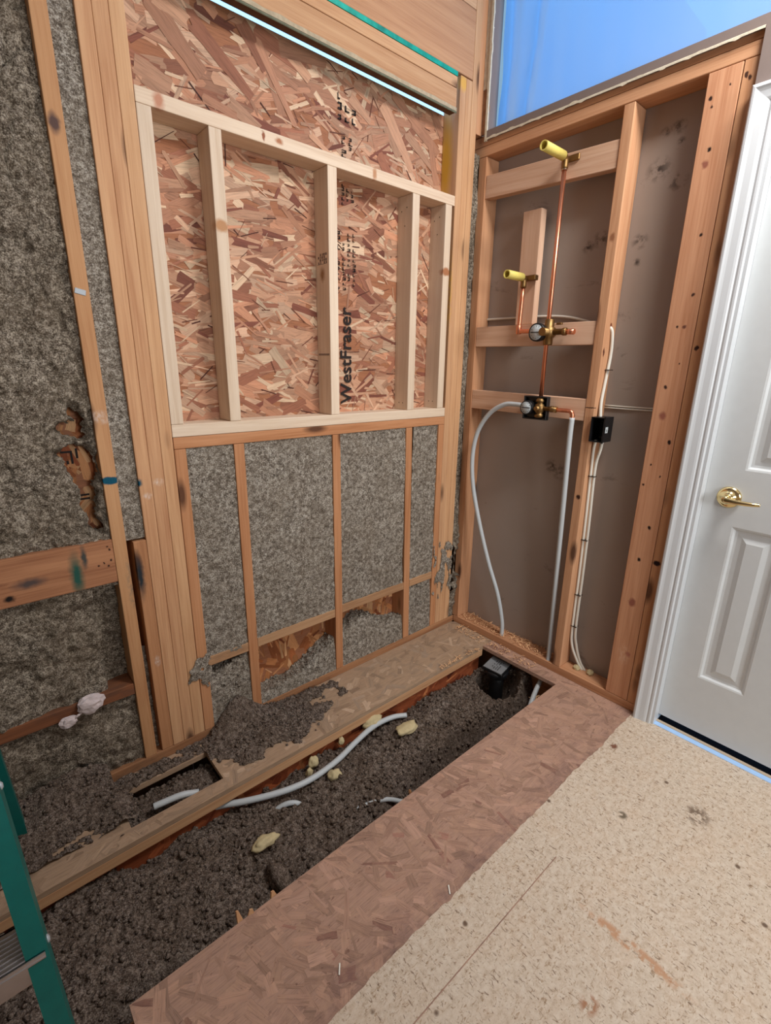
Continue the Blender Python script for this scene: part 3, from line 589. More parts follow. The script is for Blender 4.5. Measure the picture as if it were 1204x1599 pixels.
# ------------------------------------------------------------------ insulation
def fbm(p, o=4): return noise.fractal(p, 1.0, 2.1, o, noise_basis='PERLIN_ORIGINAL')
def clump(p, s):
    d = noise.voronoi(Vector(p) * s)[0]; return 1.0 - min(1.0, d[0] * 1.15)
CR = bmesh.new(); bmesh.ops.create_icosphere(CR, subdivisions=1, radius=1); CRV = [v.co.copy() for v in CR.verts]; CRF = [[v.index for v in f.verts] for f in CR.faces]; CR.free()
def crumbs(bm, fun, u0, u1, v0, v1, n, to3, r0, r1):
    for _ in range(n):
        u = random.uniform(u0, u1); v = random.uniform(v0, v1); h = fun(u, v)
        if h is None: continue
        r = r0 + (r1 - r0) * random.random() ** 2; c = Vector(to3(u, v, h + r * .15)); sd = random.uniform(0, 99)
        V = []
        for p in CRV:
            k = r * (.75 + .55 * noise.noise(p * 1.3 + Vector((sd, sd, 0)))); V.append(bm.verts.new(c + p * k))
        for f in CRF: bm.faces.new([V[q] for q in f])
def sheet(name, u0, u1, v0, v1, res, fun, to3, mat, label, cat='insulation', group=None, ncr=0, rcr=(.004, .014), ulist=None):
    """a lumpy surface: fun(u,v) gives its height or None where the lumps leave the ground bare"""
    bm = bmesh.new(); nu = max(2, int((u1 - u0) / res)); nv = max(2, int((v1 - v0) / res)); G = {}
    if ulist: nu = len(ulist) - 1
    for i in range(nu + 1):
        for j in range(nv + 1):
            u = ulist[i] if ulist else u0 + (u1 - u0) * i / nu; v = v0 + (v1 - v0) * j / nv; h = fun(u, v)
            if h is not None: G[i, j] = bm.verts.new(to3(u, v, h))
    for i in range(nu):
        for j in range(nv):
            q = [G.get(k) for k in ((i, j), (i + 1, j), (i + 1, j + 1), (i, j + 1))]
            if all(q): bm.faces.new(q)
            elif sum(1 for k in q if k) == 3: bm.faces.new([k for k in q if k])
    for v in [v for v in bm.verts if not v.link_faces]: bm.verts.remove(v)
    if ncr: crumbs(bm, fun, u0, u1, v0, v1, ncr, to3, *rcr)
    o = link(name, bm, mat, None, smooth=True)
    return tag(o, label, cat, group, 'stuff')
wallp = lambda u, v, h: (u, h, v)
floorp = lambda u, v, h: (u, v, h)
# flat shaved bays under the sill
def bay(seed, rough=0.003, base=0.007):
    def f(u, v):
        return base - rough * 1.6 * fbm((u * 9, v * 9, seed)) - rough * clump((u, v, seed), 70) - rough * 0.8 * fbm((u * 60, v * 60, seed), 2)
    return f
for i, (a, b, lo, lb) in enumerate([(-1.380, -1.2195, .325, 'grey shaved insulation in the narrow bay beside the packed posts'), (-1.180, -0.8065, .33, 'grey shaved insulation in the wide bay over the exposed sheathing'),
                                    (-0.7675, -0.4, .342, 'grey shaved insulation in the bay between middle and leaning cripple studs'), (-0.353, -0.1905, .30, 'grey shaved insulation in the narrow bay nearest the corner')]):
    g = bay(i * 7 + 3)
    def f(u, v, g=g, lo=lo, i=i):
        edge = lo + 0.018 * fbm((u * 14, 5.0, i)) + 0.012 * noise.noise((u * 70, v * 60, i))
        return None if v < edge else g(u, v)
    sheet('wall_insulation', a, b, lo - .04, 1.1125, 0.006, f, wallp, INS, lb, group='insulation packed into the window wall')
# narrow bay between the first stud and the packed posts
sheet('wall_insulation', -1.5915, -1.535, .842, CE, 0.006, bay(31, .004, .012), wallp, INS, 'thin strip of grey insulation between the teal marked stud and packed posts', group='insulation packed into the window wall')
# torn, rough bay at the ladder side, with an opening down to the sheathing
HOLE = [(-1.668, 1.225, .010, .030), (-1.680, 1.188, .030, .022), (-1.690, 1.125, .030, .018), (-1.674, 1.095, .034, .040), (-1.655, 1.075, .016, .035), (-1.672, 1.045, .020, .030), (-1.668, 1.005, .018, .032), (-1.670, .955, .013, .03), (-1.664, .915, .011, .026)]
def rough(u, v):
    cr = abs(fbm((u * 7, v * 4.5, 23), 3)); cr2 = abs(fbm((u * 13, v * 11, 29), 2)); h = 0.010 + 0.015 * fbm((u * 4, v * 3, 9)) + 0.026 * max(0, 1 - cr / .05) * max(0, noise.noise((u * 3, v * 2, 8)) + .35) + .009 * max(0, 1 - cr2 / .07) - 0.010 * clump((u, v, 2), 22) - 0.006 * clump((u, v, 4), 60) - 0.006 * fbm((u * 40, v * 40, 1), 3) + 0.012
    if u < -1.72: h += 0.012 * max(0, noise.noise((u * 7, v * 2.2, 4)))
    w = (0.012 * noise.noise((u * 30, v * 30, 3)) + .008 * noise.noise((u * 90, v * 90, 3)), 0.012 * noise.noise((u * 30, v * 30, 8)) + .010 * noise.noise((u * 80, v * 80, 8)))
    d = min(math.hypot((u + w[0] - x) / rx, (v + w[1] - z) / rz) for x, z, rx, rz in HOLE)
    if d < 1: return None
    if d < 1.6: h += (1.6 - d) * 0.075 + .012 * noise.noise((u * 60, v * 60, 1))
    return min(h, 0.086)
UL = [-2.9 + .02 * k for k in range(48)] + [-1.94 + .0045 * k for k in range(69)] + [-1.6305]
sheet('wall_insulation', -2.9, -1.6305, .850, CE, 0.0055, rough, wallp, INSD, 'dark rough torn insulation with a hole, above the stained blocking board', group='insulation packed into the window wall', ulist=UL)
def low(u, v): return min(0.085, 0.03 + 0.03 * fbm((u * 5, v * 5, 19)) - 0.018 * clump((u, v, 6), 24) - 0.006 * fbm((u * 40, v * 40, 5), 3) + (0.045 if u > -1.70 + 0.03 * noise.noise((v * 12, 1, 1)) and v < 0.70 else 0))
sheet('wall_insulation', -2.9, -1.6305, .338, .722, 0.008, low, wallp, INSD, 'crumbling dark insulation below the stained blocking board', group='insulation packed into the window wall')
sheet('wall_insulation', -2.9, -1.6305, .0, .308, 0.008, lambda u, v: min(.085, 0.022 + 0.02 * fbm((u * 6, v * 6, 41)) - 0.014 * clump((u, v, 3), 28) - 0.005 * fbm((u * 40, v * 40, 2), 3)), wallp, INSD, 'dark insulation under the fire block beside the ladder', group='insulation packed into the window wall')
sheet('wall_insulation', -1.591, -1.574, .036, .45, 0.004, lambda u, v: 0.04 + 0.012 * fbm((u * 60, v * 30, 1)) , wallp, INS, 'loose insulation in the dark slot beside the short post', group='insulation packed into the window wall')
# heaps in the emptied bottoms of the bays
def pile(seed, hf):
    return lambda u, v: 0.033 if v < 0.0045 else max(0.036, hf(u, v) * min(1, .35 + v * 40) + 0.012 * fbm((u * 14, v * 14, seed)) + 0.010 * clump((u, v, seed), 45) + 0.004 * fbm((u * 60, v * 60, seed), 2))
for i, (a, b, hf, lb) in enumerate([(-1.380, -1.2195, lambda u, v: .26 + .3 * (u + 1.3), 'heap of loose insulation in the bay foot beside the packed posts'),
                                    (-1.180, -0.8065, lambda u, v: .07 + .12 * max(0, (u + 1.05) / .25) ** 1.5, 'loose insulation heap rising below the largest exposed sheathing patch'),
                                    (-0.7675, -0.39, lambda u, v: .19 + .045 * math.sin((u + .76) * 14), 'loose insulation heap between middle and leaning cripple studs'),
                                    (-0.353, -0.1905, lambda u, v: .32 - .2 * max(0, u + .24), 'loose insulation heap filling the bay nearest the corner')]):
    sheet('insulation_heap', a, b, 0.003, D, 0.005, pile(50 + i, hf), floorp, INS, lb, group='loose insulation heaps in the bay feet', ncr=260, rcr=(.003, .010))
# dust and lumps on the ledge
def ledge(u, v):
    c1 = 1.25 - ((u + 1.20) / 0.27) ** 2 - ((v + 0.085) / 0.14) ** 2
    c2 = 0.62 - ((u + .98) / .17) ** 2 - ((v + .05) / .07) ** 2
    c3 = 0.45 - ((u + .86) / .06) ** 2 - ((v + .10) / .05) ** 2
    h = max(c1, c2, c3) * 0.022 + 0.016 * fbm((u * 16, v * 16, 77)) + 0.008 * clump((u, v, 1), 50) - 0.006
    h += .11 * math.exp(-(v / .045) ** 2) * math.exp(-((u + 1.29) / .085) ** 2)
    return h if h > 0.002 and v > -0.262 else None
sheet('insulation_heap', -1.45, -0.7, -0.27, 0.0, 0.0045, ledge, floorp, INSF, 'thin spread of loose insulation on the ledge before the first cripple stud', ncr=1300, rcr=(.003, .010))
def leftledge(u, v):
    h = 0.018 + 0.10 * max(0, min(1, (v + 0.18) / 0.18)) ** 1.5 * max(0, min(1, (-1.66 - u) / 0.12)) + 0.022 * fbm((u * 10, v * 10, 71)) + 0.012 * clump((u, v, 9), 42) - 0.012
    if u > -1.745 and v > -.066: return max(.0015, .006 + .010 * fbm((u * 22, v * 22, 13)) + .006 * clump((u, v, 2), 60) - .004) if fbm((u * 12, v * 12, 3)) > -.25 else None
    if u > -1.64: return None
    if u > -1.75: h -= 0.05 * (u + 1.75) / 0.1
    if v < -0.2: h -= 0.025
    return h if h > 0.002 else None
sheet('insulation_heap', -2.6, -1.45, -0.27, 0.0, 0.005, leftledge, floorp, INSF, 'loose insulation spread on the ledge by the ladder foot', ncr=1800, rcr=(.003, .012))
def slot(u, v):
    e = min(u + 1.76, -1.446 - u, v + .224, -.068 - v)
    return -0.035 - 0.02 * (1 - min(1, e / .05)) - 0.03 * max(0, min(1, (-.16 - v) / .06)) + 0.014 * fbm((u * 12, v * 12, 33)) + 0.013 * clump((u, v, 5), 40) + .004 * fbm((u * 60, v * 60, 3), 2)
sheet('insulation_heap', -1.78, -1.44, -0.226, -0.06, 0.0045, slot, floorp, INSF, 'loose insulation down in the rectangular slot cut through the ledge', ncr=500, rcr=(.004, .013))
def cavity(u, v):
    h = -0.105 - 0.01 * max(0, u + .9) + 0.026 * fbm((u * 5, v * 5, 3))
    k = max(0, min(1, (u + 1.15) / 0.4))
    e = max(0, (-0.60 + 0.08 * k + .03 * noise.noise((u * 8, 1, 2)) - v)); h -= min(.2, e * (1.2 + 2.0 * k))
    h -= .045 * max(0, min(1, (v + .33) / .07)) * (.6 + noise.noise((u * 6, 4, 4)))
    pit = max(0, 1 - ((u + .13) / .10) ** 2 - ((v + .41) / .12) ** 2); h -= .16 * min(1, pit * 1.6)
    h += 0.075 * max(0, 1 - ((u + .02) / .13) ** 2 - ((v + .50) / .13) ** 2) - .03 * max(0, min(1, (u + .5) / .3))
    if u < -1.5: h += 0.04 * min(1, (-1.5 - u) / .4)
    h += 0.016 * clump((u, v, 1), 26) + 0.012 * clump((u, v, 7), 58) + 0.010 * fbm((u * 22, v * 22, 9), 3) + .004 * fbm((u * 70, v * 70, 3), 2)
    return h
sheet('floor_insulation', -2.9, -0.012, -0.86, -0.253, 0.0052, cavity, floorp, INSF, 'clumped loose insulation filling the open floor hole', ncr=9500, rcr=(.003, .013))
# corner gap
sheet('corner_insulation', -0.040, 0.001, 0.0, 2.26, 0.004, lambda u, v: .008 + .010 * fbm((u * 50, v * 8, 4)) - (.045 * max(0, 1 - abs(v - .33) / .32) * (0.5 + noise.noise((u * 30, v * 30, 2))) if v < .7 else 0) + (.06 if .30 < v < .41 and u > -.03 else 0), wallp, INSD, 'grey insulation caught in the gap between the two corner studs')
def dust(u, v):
    h = fbm((u * 30, v * 18, 66)) + .55 - abs((v - .36) / .22) ** 2 - abs((u + .10) / .10) ** 2 * .6
    return (-0.002 - .004 * min(1, h) - .002 * clump((u, v, 4), 90)) if h > .32 else None
sheet('insulation_dust', -0.19, -0.041, .12, .62, 0.004, dust, wallp, INS, 'patch of insulation fluff stuck on the studs near the corner')
def dust2(u, v):
    h = fbm((u * 24, v * 20, 16)) * 0.9 + .62 - abs((v - .30) / .09) ** 2 - abs((u + 1.40) / .075) ** 2
    return (-0.002 - .005 * min(1, h) - .002 * clump((u, v, 4), 90)) if h > .30 else None
sheet('insulation_dust', -1.50, -1.37, .19, .43, 0.004, dust2, wallp, INS, 'patch of insulation fluff stuck across the packed posts')
# wood shavings
def shavings(name, n, boxr, label, z):
    bm = bmesh.new()
    for i in range(n):
        x = random.uniform(boxr[0], boxr[1]); y = random.uniform(boxr[2], boxr[3]); L = random.uniform(.006, .022); w = random.uniform(.0015, .004); a = random.uniform(0, 6.28); zz = z + random.uniform(0, .006)
        d = Vector((math.cos(a), math.sin(a), random.uniform(-.1, .5))) * L; s = Vector((-math.sin(a), math.cos(a), .2)) * w
        p = Vector((x, y, zz)); up = Vector((0, 0, random.uniform(.001, .004)))
        V = [bm.verts.new(q) for q in (p, p + s, p + d * .5 + s + up, p + d * .5 + up, p + d + s, p + d)]
        bm.faces.new((V[0], V[1], V[2], V[3])); bm.faces.new((V[3], V[2], V[4], V[5]))
    tag(link(name, bm, flat(name + '_wood', (226, 176, 132), .8, 0, .1, .15, 200)), label, 'shavings', kind='stuff')
shavings('wood_shavings', 420, (.012, .086, -.60, -.04), 'curled wood shavings on the plumbing wall sole plate', .0385)
shavings('wood_shavings', 130, (-.072, -.006, -.55, -.06), 'wood shavings on the narrow floor strip by the sole plate', .0005)
shavings('wood_shavings', 60, (-.40, -.12, -.282, -.262), 'wood shavings caught on the ledge edge near the drain', .0)
shavings('wood_shavings', 40, (-.13, -.06, -.66, -.60), 'wood shavings fallen in the hole by the grey riser', -.12)

# ------------------------------------------------------------------ plumbing
GX = -0.024
# upper stub: tall riser
e = empty('shower_riser', (GX, -0.428, 1.27), 'tall copper riser topped by a yellow capped stub in front of the highest block', 'pipe')
tube('copper_pipe', [(GX, -0.428, 1.262), (GX, -0.428, 2.105)], 0.0085, COPPER, e, 14, 0)
ELB = [(GX, -0.428, 2.098), (GX, -0.428, 2.126), (GX - .004, -0.428, 2.134), (GX - .012, -0.428, 2.138), (GX - .030, -0.428, 2.138)]
el = tube('elbow', ELB, 0.0125, RBRASS, e, 14, 4)
br = bmesh.new(); boxbm(br, -.004, .004, -.032, .032, -.011, .011, .002); o = link('mounting_ear', br, RBRASS, None, (0.0, -0.440, 2.136)); at(o, e)
for z in (2.100,): lathe('solder_ring', (GX, -0.428, z - .006), (0, 0, 1), [(.0118, 0), (.0118, .012)], flat('solder', (200, 180, 160), .35, 1.0), e, 18)
st = tube('stub', [(GX - .018, -0.428, 2.138), (GX - .150, -0.428, 2.138)], 0.0165, YEL, e, 20, 0, 0.78); st['label'] = 'yellow plastic test stub'
# lower stub on the upright block
e = empty('spout_riser', (GX + .014, -0.283, 1.53), 'short copper pipe with a yellow capped stub in front of the upright block', 'pipe')
tube('copper_pipe', [(-.012, -0.405, 1.528), (-.012, -0.300, 1.529), (-.012, -0.281, 1.531), (-.012, -.279, 1.545), (-.012, -0.283, 1.71)], 0.0085, COPPER, e, 14, 3)
lathe('corner_fitting', (-.012, -0.279, 1.518), (0, 0, 1), [(.0105, 0), (.0115, .008), (.0115, .034), (.010, .036)], COPPER, e, 16)
tube('elbow', [(-.012, -0.283, 1.703), (-.012, -0.283, 1.73), (-.016, -0.283, 1.738), (-.024, -0.283, 1.742), (-.04, -0.283, 1.742)], 0.0125, RBRASS, e, 14, 4)
br = bmesh.new(); boxbm(br, -.004, .022, -.03, .03, -.010, .010, .002); o = link('mounting_ear', br, RBRASS, None, (.006, -0.297, 1.742)); at(o, e)
st = tube('stub', [(-.028, -0.283, 1.742), (-.135, -0.283, 1.742)], 0.0165, YEL, e, 20, 0, 0.78); st['label'] = 'yellow plastic test stub'
def dial(e, org, r, lab):
    ring = lathe('dial', org, (-1, 0, 0), [(r * .96, -.012), (r * 1.0, 0), (r * 1.0, .016), (r * .9, .0185), (r * .82, .0165), (r * .2, .0165)], BLACK, e, 32)
    ring['label'] = lab
    f = lathe('dial_face', (0, 0, 0), (-1, 0, 0), [(r * .84, .0155), (r * .84, .0175), (r * .1, .0176)], DIALM, None, 32); f.parent = ring
    bm = bmesh.new(); boxbm(bm, -.0190, -.0178, -r * .7, r * .7, -.0016, .0016)
    for k in range(12):
        a = k * math.pi / 6; boxbm(bm, -.0182, -.0178, math.cos(a) * r * .66 - .0012, math.cos(a) * r * .66 + .0012, math.sin(a) * r * .66 - .0012, math.sin(a) * r * .66 + .0012)
    f2 = link('dial_marks', bm, INK, None); f2.parent = ring
    return ring
# upper valve
e = empty('diverter_valve', (-0.02, -0.425, 1.52), 'upper brass valve with a dark rimmed dial on the middle block', 'valve')
o = link('valve_body', lathe_bm(lathe_bm(lathe_bm(bmesh.new(), [(.017, -.05), (.019, -.046), (.019, -.02), (.026, -.016), (.026, .016), (.019, .02), (.019, .046), (.017, .05)], 24, (0, 0, 1)), [(.021, -.03), (.021, .012), (.016, .016), (.016, .05)], 24, (-1, 0, 0)), [(.010, -.05), (.012, .0), (.012, .062), (.015, .064), (.015, .078), (.010, .08)], 20, (0, -1, 0)), RBRASS, None, (-0.022, -0.432, 1.520), smooth=None); at(o, e)
tube('copper_cap', [(-.022, -0.508, 1.519), (-.022, -0.545, 1.518)], 0.0105, COPPER, e, 16, 0)
dial(e, (-0.050, -0.402, 1.519), 0.036, 'pale round dial with dark rim')
bm = bmesh.new(); boxbm(bm, -.006, .006, -.012, .012, -.004, .004, .0015); o = link('bracket_screw', bm, RBRASS, None, (-.01, -.47, 1.552)); at(o, e)
# lower valve in black guard
e = empty('mixer_valve', (-0.02, -0.41, 1.214), 'lower valve with dial inside a black square guard on the lowest block', 'valve')
bm = bmesh.new(); boxbm(bm, -.005, .001, -.058, .058, -.049, .049, .002)
for b in ((-.022, -.005, -.058, -.052, -.049, .049), (-.022, -.005, .052, .058, -.049, .049), (-.022, -.005, -.052, .052, .043, .049), (-.022, -.005, -.052, .052, -.049, -.043)): boxbm(bm, *b, .0015)
o = link('guard', bm, BLACK, None, (-0.014, -0.411, 1.214)); at(o, e); o['label'] = 'black square plastic guard'
o = link('valve_body', lathe_bm(lathe_bm(lathe_bm(bmesh.new(), [(.012, -.040), (.020, -.036), (.020, -.024), (.012, -.022), (.022, -.014), (.022, .014), (.012, .022), (.019, .026), (.019, .034), (.012, .042)], 24, (0, 0, 1)), [(.020, -.01), (.018, .012), (.010, .016), (.009, .034)], 24, (-1, 0, 0)), [(.009, -.03), (.010, .0), (.010, .05), (.013, .052), (.013, .062), (.009, .066), (.009, .08)], 20, (0, -1, 0)), RBRASS, None, (-0.030, -0.432, 1.214), smooth=None); at(o, e)
dial(e, (-0.048, -0.386, 1.215), 0.030, 'pale round dial with dark rim')
tube('copper_outlet', [(-.024, -0.505, 1.212), (-.024, -0.556, 1.212), (-.024, -0.572, 1.209), (-.023, -0.579, 1.198), (-.023, -0.580, 1.172)], 0.0088, COPPER, e, 14, 4)
lathe('coupling', (-.024, -0.492, 1.213), (0, -1, 0), [(.0105, 0), (.013, .002), (.013, .016), (.0105, .018)], BRASS, e, 20)
# grey supply pipes
o = tube('supply_pipe', [(-.028, -0.352, 1.219), (-.030, -0.31, 1.222), (-.032, -0.25, 1.217), (-.034, -0.175, 1.172), (-.034, -0.112, 1.080), (-.032, -0.088, .955), (-.026, -0.100, .805), (-.016, -0.150, .615), (.0, -0.21, .425), (.016, -0.27, .265), (.028, -0.303, .12), (.03, -0.308, .038), (.03, -.31, .0)], 0.0105, PEX, None, 14)
tag(o, 'grey plastic pipe looping from the black guarded valve down to the sole plate', 'pipe')
o = tube('supply_pipe', [(-.023, -0.580, 1.186), (-.021, -0.579, 1.10), (-.008, -0.578, .90), (.010, -0.577, .60), (.020, -0.580, .30), (.022, -0.585, .10), (.018, -0.588, .036), (.0, -.592, -.02), (-.075, -.600, -.065), (-.15, -.62, -.10), (-.22, -.64, -.16)], 0.0108, PEX, None, 14)
tag(o, 'straight grey plastic pipe dropping from the copper outlet into the hole corner', 'pipe')
lathe('coupling', (0, 0, 0), (0, 0, -1), [(.0122, 0), (.0136, .002), (.0136, .028), (.0122, .03)], PEX, o, 18)
o = tube('supply_pipe', [(-1.55, -.235, -.075), (-1.486, -.247, -.075), (-1.41, -.290, -.072), (-1.33, -.327, -.070), (-1.25, -.352, -.070), (-1.17, -.362, -.070), (-1.06, -.352, -.070), (-.95, -.322, -.072), (-.86, -.300, -.074), (-.79, -.292, -.078), (-.72, -.300, -.082), (-.665, -.322, -.088)], 0.0108, PEX, None, 14)
tag(o, 'grey plastic pipe curving loose across the insulation in the floor hole', 'pipe')
lathe('clip', (-.735 + 1.55, -.300 + .235, -.081 + .075), (1, -.15, -.05), [(.0112, -.004), (.0135, -.0035), (.0135, .0035), (.0112, .004)], BLACK, o, 16)['label'] = 'small black clip ring'
o = tube('supply_pipe', [(-1.53, -.212, -.012), (-1.58, -.203, .003), (-1.64, -.194, .004), (-1.665, -.190, .003)], 0.0105, PEX, None, 14); tag(o, 'cut grey pipe end with copper tip in the ledge slot', 'pipe')
lathe('copper_tip', (-.09, .014, .015), (-1, .17, -.03), [(.012, 0), (.012, .045), (.0085, .047), (.0085, .11), (.004, .112)], COPPER, o, 14)['label'] = 'copper tube tip'
o = tube('supply_pipe', [(-1.34, -.355, -.12), (-1.30, -.372, -.097), (-1.265, -.392, -.095), (-1.235, -.415, -.12)], 0.009, PEX, None, 12); tag(o, 'tiny bit of grey pipe surfacing from the insulation', 'pipe')
o = tube('supply_pipe', [(-1.17, -.535, -.14), (-1.12, -.538, -.113), (-1.06, -.556, -.106), (-1.0, -.58, -.11), (-.94, -.61, -.14)], 0.008, PEX, None, 12); tag(o, 'grey pipe running half buried near the strand board border', 'pipe')
# drain
e = empty('shower_drain', (-.10, -.375, -.30), 'black drain fitting with a grey label on its square top', 'drain')
tube('tailpipe', [(-.10, -.390, -.105), (-.115, -.40, -.20), (-.13, -.41, -.38)], 0.034, DARKRUB, e, 24, 3)
lathe('flange', (-.097, -.386, -.114), (0, 0, 1), [(.036, 0), (.05, .012), (.056, .03), (.056, .04), (.045, .045)], BLACK, e, 32)
bm = boxbm(bmesh.new(), -.055, .055, -.055, .055, 0, .02, .003); o = link('test_plate', bm, BLACK, None, (-.090, -.378, -.074), (math.radians(3), math.radians(-4), math.radians(8))); at(o, e)
bm = bmesh.new(); boxbm(bm, -.052, .052, -.050, .050, .0202, .0208); o2 = link('label_sticker', bm, flat('grey_label', (128, 130, 132), .35, 0, .5, .12, 20), o); o2['label'] = 'grey printed sticker'
bm = bmesh.new()
for r in range(4):
    for k in range(7):
        if random.random() < .8: boxbm(bm, -.036 + k * .0105, -.029 + k * .0105 + random.uniform(-.002, .001), -.022 + r * .011, -.017 + r * .011, .0209, .0211)
o3 = link('sticker_print', bm, INK, None); o3.parent = o
# ------------------------------------------------------------------ wiring
e = empty('electrical_box', (.02, -.685, 1.095), 'black electrical box fixed to the stud beside the lowest block', 'electrical box')
bm = bmesh.new()
X0, X1, Y0, Y1, Z0, Z1 = -.014, .062, -.712, -.6575, 1.098, 1.196
boxbm(bm, X1 - .003, X1, Y0, Y1, Z0, Z1); boxbm(bm, X0, X1 - .003, Y0, Y0 + .003, Z0, Z1); boxbm(bm, X0, X1 - .003, Y1 - .003, Y1, Z0, Z1); boxbm(bm, X0, X1 - .003, Y0 + .003, Y1 - .003, Z0, Z0 + .003); boxbm(bm, X0, X1 - .003, Y0 + .003, Y1 - .003, Z1 - .003, Z1)
boxbm(bm, X0 - .002, X0 + .002, Y0 - .004, Y0 + .002, Z0 - .003, Z1 + .003)
o = link('housing', bm, BLACK, None); at(o, e)
bm = bmesh.new(); boxbm(bm, .002, .022, Y0 - .0008, Y0 - .0002, 1.135, 1.158); o = link('size_sticker', bm, DIALM, None); at(o, e); o['label'] = 'small white sticker printed 6'
t6 = text_mesh('sticker_number', '6', .018, INK, e, (.0175, Y0 - .0012, 1.140), Matrix(((-1, 0, 0), (0, 0, -1), (0, 1, 0))).to_euler()); 
t6.rotation_euler = (math.pi / 2, 0, 0); t6.location = Vector((.0075, Y0 - .0012, 1.140)) - e.location
for zc in (1.115, 1.18): lathe('screw_post', (.02, -.69, zc - .006), (0, 0, 1), [(.006, 0), (.006, .012)], DARKRUB, e, 12)
def cable(P, r, label, n=8): return tag(tube('cable', P, r, ROMEX, None, 10, n), label, 'cable')
cable([(.044, -.640, 1.535), (.046, -.658, 1.528), (.052, -.664, 1.50), (.058, -.665, 1.43), (.046, -.664, 1.33), (.034, -.665, 1.25), (.030, -.672, 1.19)], .0062, 'white cable from the stud hole down into the top of the black box')
c1 = cable([(.020, -.672, 1.102), (.022, -.666, 1.06), (.030, -.664, .96), (.042, -.664, .75), (.052, -.664, .50), (.058, -.664, .23), (.062, -.672, .14), (.066, -.705, .07), (.066, -.735, .034)], .0058, 'white cable hugging the stud from the black box to the sole plate')
c2 = cable([(.024, -.698, 1.102), (.026, -.692, 1.06), (.034, -.678, .98), (.046, -.679, .75), (.056, -.679, .50), (.062, -.679, .23), (.070, -.690, .14), (.072, -.716, .07), (.072, -.745, .034)], .0058, 'second white cable from the black box, outermost of the stapled pair')
for i, z in enumerate((1.375, .95, .665, .40, .24)):
    bm = bmesh.new(); xx = [.052, .033, .048, .058, .062][i]; yy = -.668 if i == 0 else -.672
    boxbm(bm, xx - .011, xx + .013, yy - .012, -.6575, z - .0018, z + .0018, .0006)
    tag(link('cable_staple', bm, flat('dark_staple_metal', (70, 58, 50), .5, .6)), ['staple holding the cable above the black box', 'staple on the cable pair just under the black box', 'staple on the cable pair at mid height', 'staple on the cable pair below mid height', 'lowest staple where the cables bend to the plate'][i], 'staple', 'cable staples on the plumbing wall stud')
o = tube('cable', [(.083, -.012, 1.597), (.083, -.19, 1.596), (.083, -.34, 1.594), (.082, -.44, 1.586), (.080, -.53, 1.566), (.078, -.618, 1.535)], .0052, ROMEX, None, 10); tag(o, 'thin white cable running behind the copper pipes above the middle block', 'cable')
for z, lb in ((1.2365, 'upper'), (1.228, 'lower')):
    o = tube('cable', [(.086, -.658, z), (.086, -.76, z - .0005), (.086, -.93, z + .001)], .003, ROMEX, None, 8, 3); tag(o, lb + ' of two thin white wires running behind the flat knotty stud', 'cable')
def blob(name, c, r, mat, label, cat, group=None, seed=0, sq=(1, 1, .8)):
    bm = bmesh.new(); bmesh.ops.create_icosphere(bm, subdivisions=3, radius=1)
    for v in bm.verts:
        k = 1 + .35 * noise.noise(v.co * 1.6 + Vector((seed, 0, 0))) + .12 * noise.noise(v.co * 5 + Vector((0, seed, 0)))
        v.co = Vector((v.co.x * r * k * sq[0], v.co.y * r * k * sq[1], v.co.z * r * k * sq[2]))
    return tag(link(name, bm, mat, None, c, smooth=True), label, cat, group)
blob('foam_lump', (.05, -.715, .046), .015, FOAM, 'small foam lump on the sole plate at the stud side of the cables', 'foam', 'spray foam lumps on the sole plate', 1)
blob('foam_lump', (.06, -.775, .046), .016, FOAM, 'small foam lump on the sole plate at the door side of the cables', 'foam', 'spray foam lumps on the sole plate', 4)
for c, r, lb, sq, sd in [((-1.43, -.49, -.052), .034, 'pale foam scrap lying alone in the middle of the hole insulation', (1.2, .6, .45), 2), ((-1.13, -.30, -.068), .026, 'pale foam chunk at the joist, larger of two beside the curved pipe', (.8, .6, .9), 5),
                         ((-1.16, -.318, -.088), .02, 'small pale foam chunk under the larger one beside the joist', (.7, .6, 1), 8), ((-.99, -.287, -.062), .018, 'pale foam chunk between joist and curved pipe', (.7, .6, 1), 11), ((-.82, -.275, -.072), .036, 'greyish foam lump against the joist behind the curved pipe', (1.3, .6, .9), 15),
                         ((-.73, -.395, -.072), .04, 'yellowish foam slab beyond the free pipe end', (1.4, .7, .4), 17), ((-1.10, -.395, -.078), .026, 'tan foam lump just under the curved pipe', (1, .8, .8), 21)]:
    blob('foam_scrap', c, r, FOAM, lb, 'foam', 'foam scraps in the floor hole', sd, sq)
blob('insulation_clump', (-1.44, -.595, -.085), .05, INSF, 'finger of matted insulation by the strand board border', 'insulation', None, 9, (.6, 1.0, .7))
# torn splinters at the hole edge
for (x, y, h, w, rz, lb) in [(-1.600, -.690, .045, .022, .3, 'tall wood splinter standing at the hole edge'), (-1.575, -.694, .03, .03, -.3, 'shorter wood splinter beside the tall one'), (-1.505, -.690, .03, .03, .2, 'wide torn splinter at the hole edge'), (-.985, -.684, .022, .02, .5, 'single splinter at the hole edge beside the buried pipe')]:
    bm = bmesh.new(); A = [(-w / 2, 0), (w / 2, 0), (w * .2, h), (-w * .05, h * 1.05)]
    f = [bm.verts.new((a, -.002, b)) for a, b in A]; g = [bm.verts.new((a, .003, b)) for a, b in A]
    bm.faces.new(f); bm.faces.new(list(reversed(g)))
    for k in range(4): bm.faces.new((f[k], g[k], g[(k + 1) % 4], f[(k + 1) % 4]))
    tag(link('wood_splinter', bm, EDGEW if h < .025 else OLD, None, (x, y, -.019), (-.35, 0, rz)), lb, 'splinter', 'splinters on the hole edge')
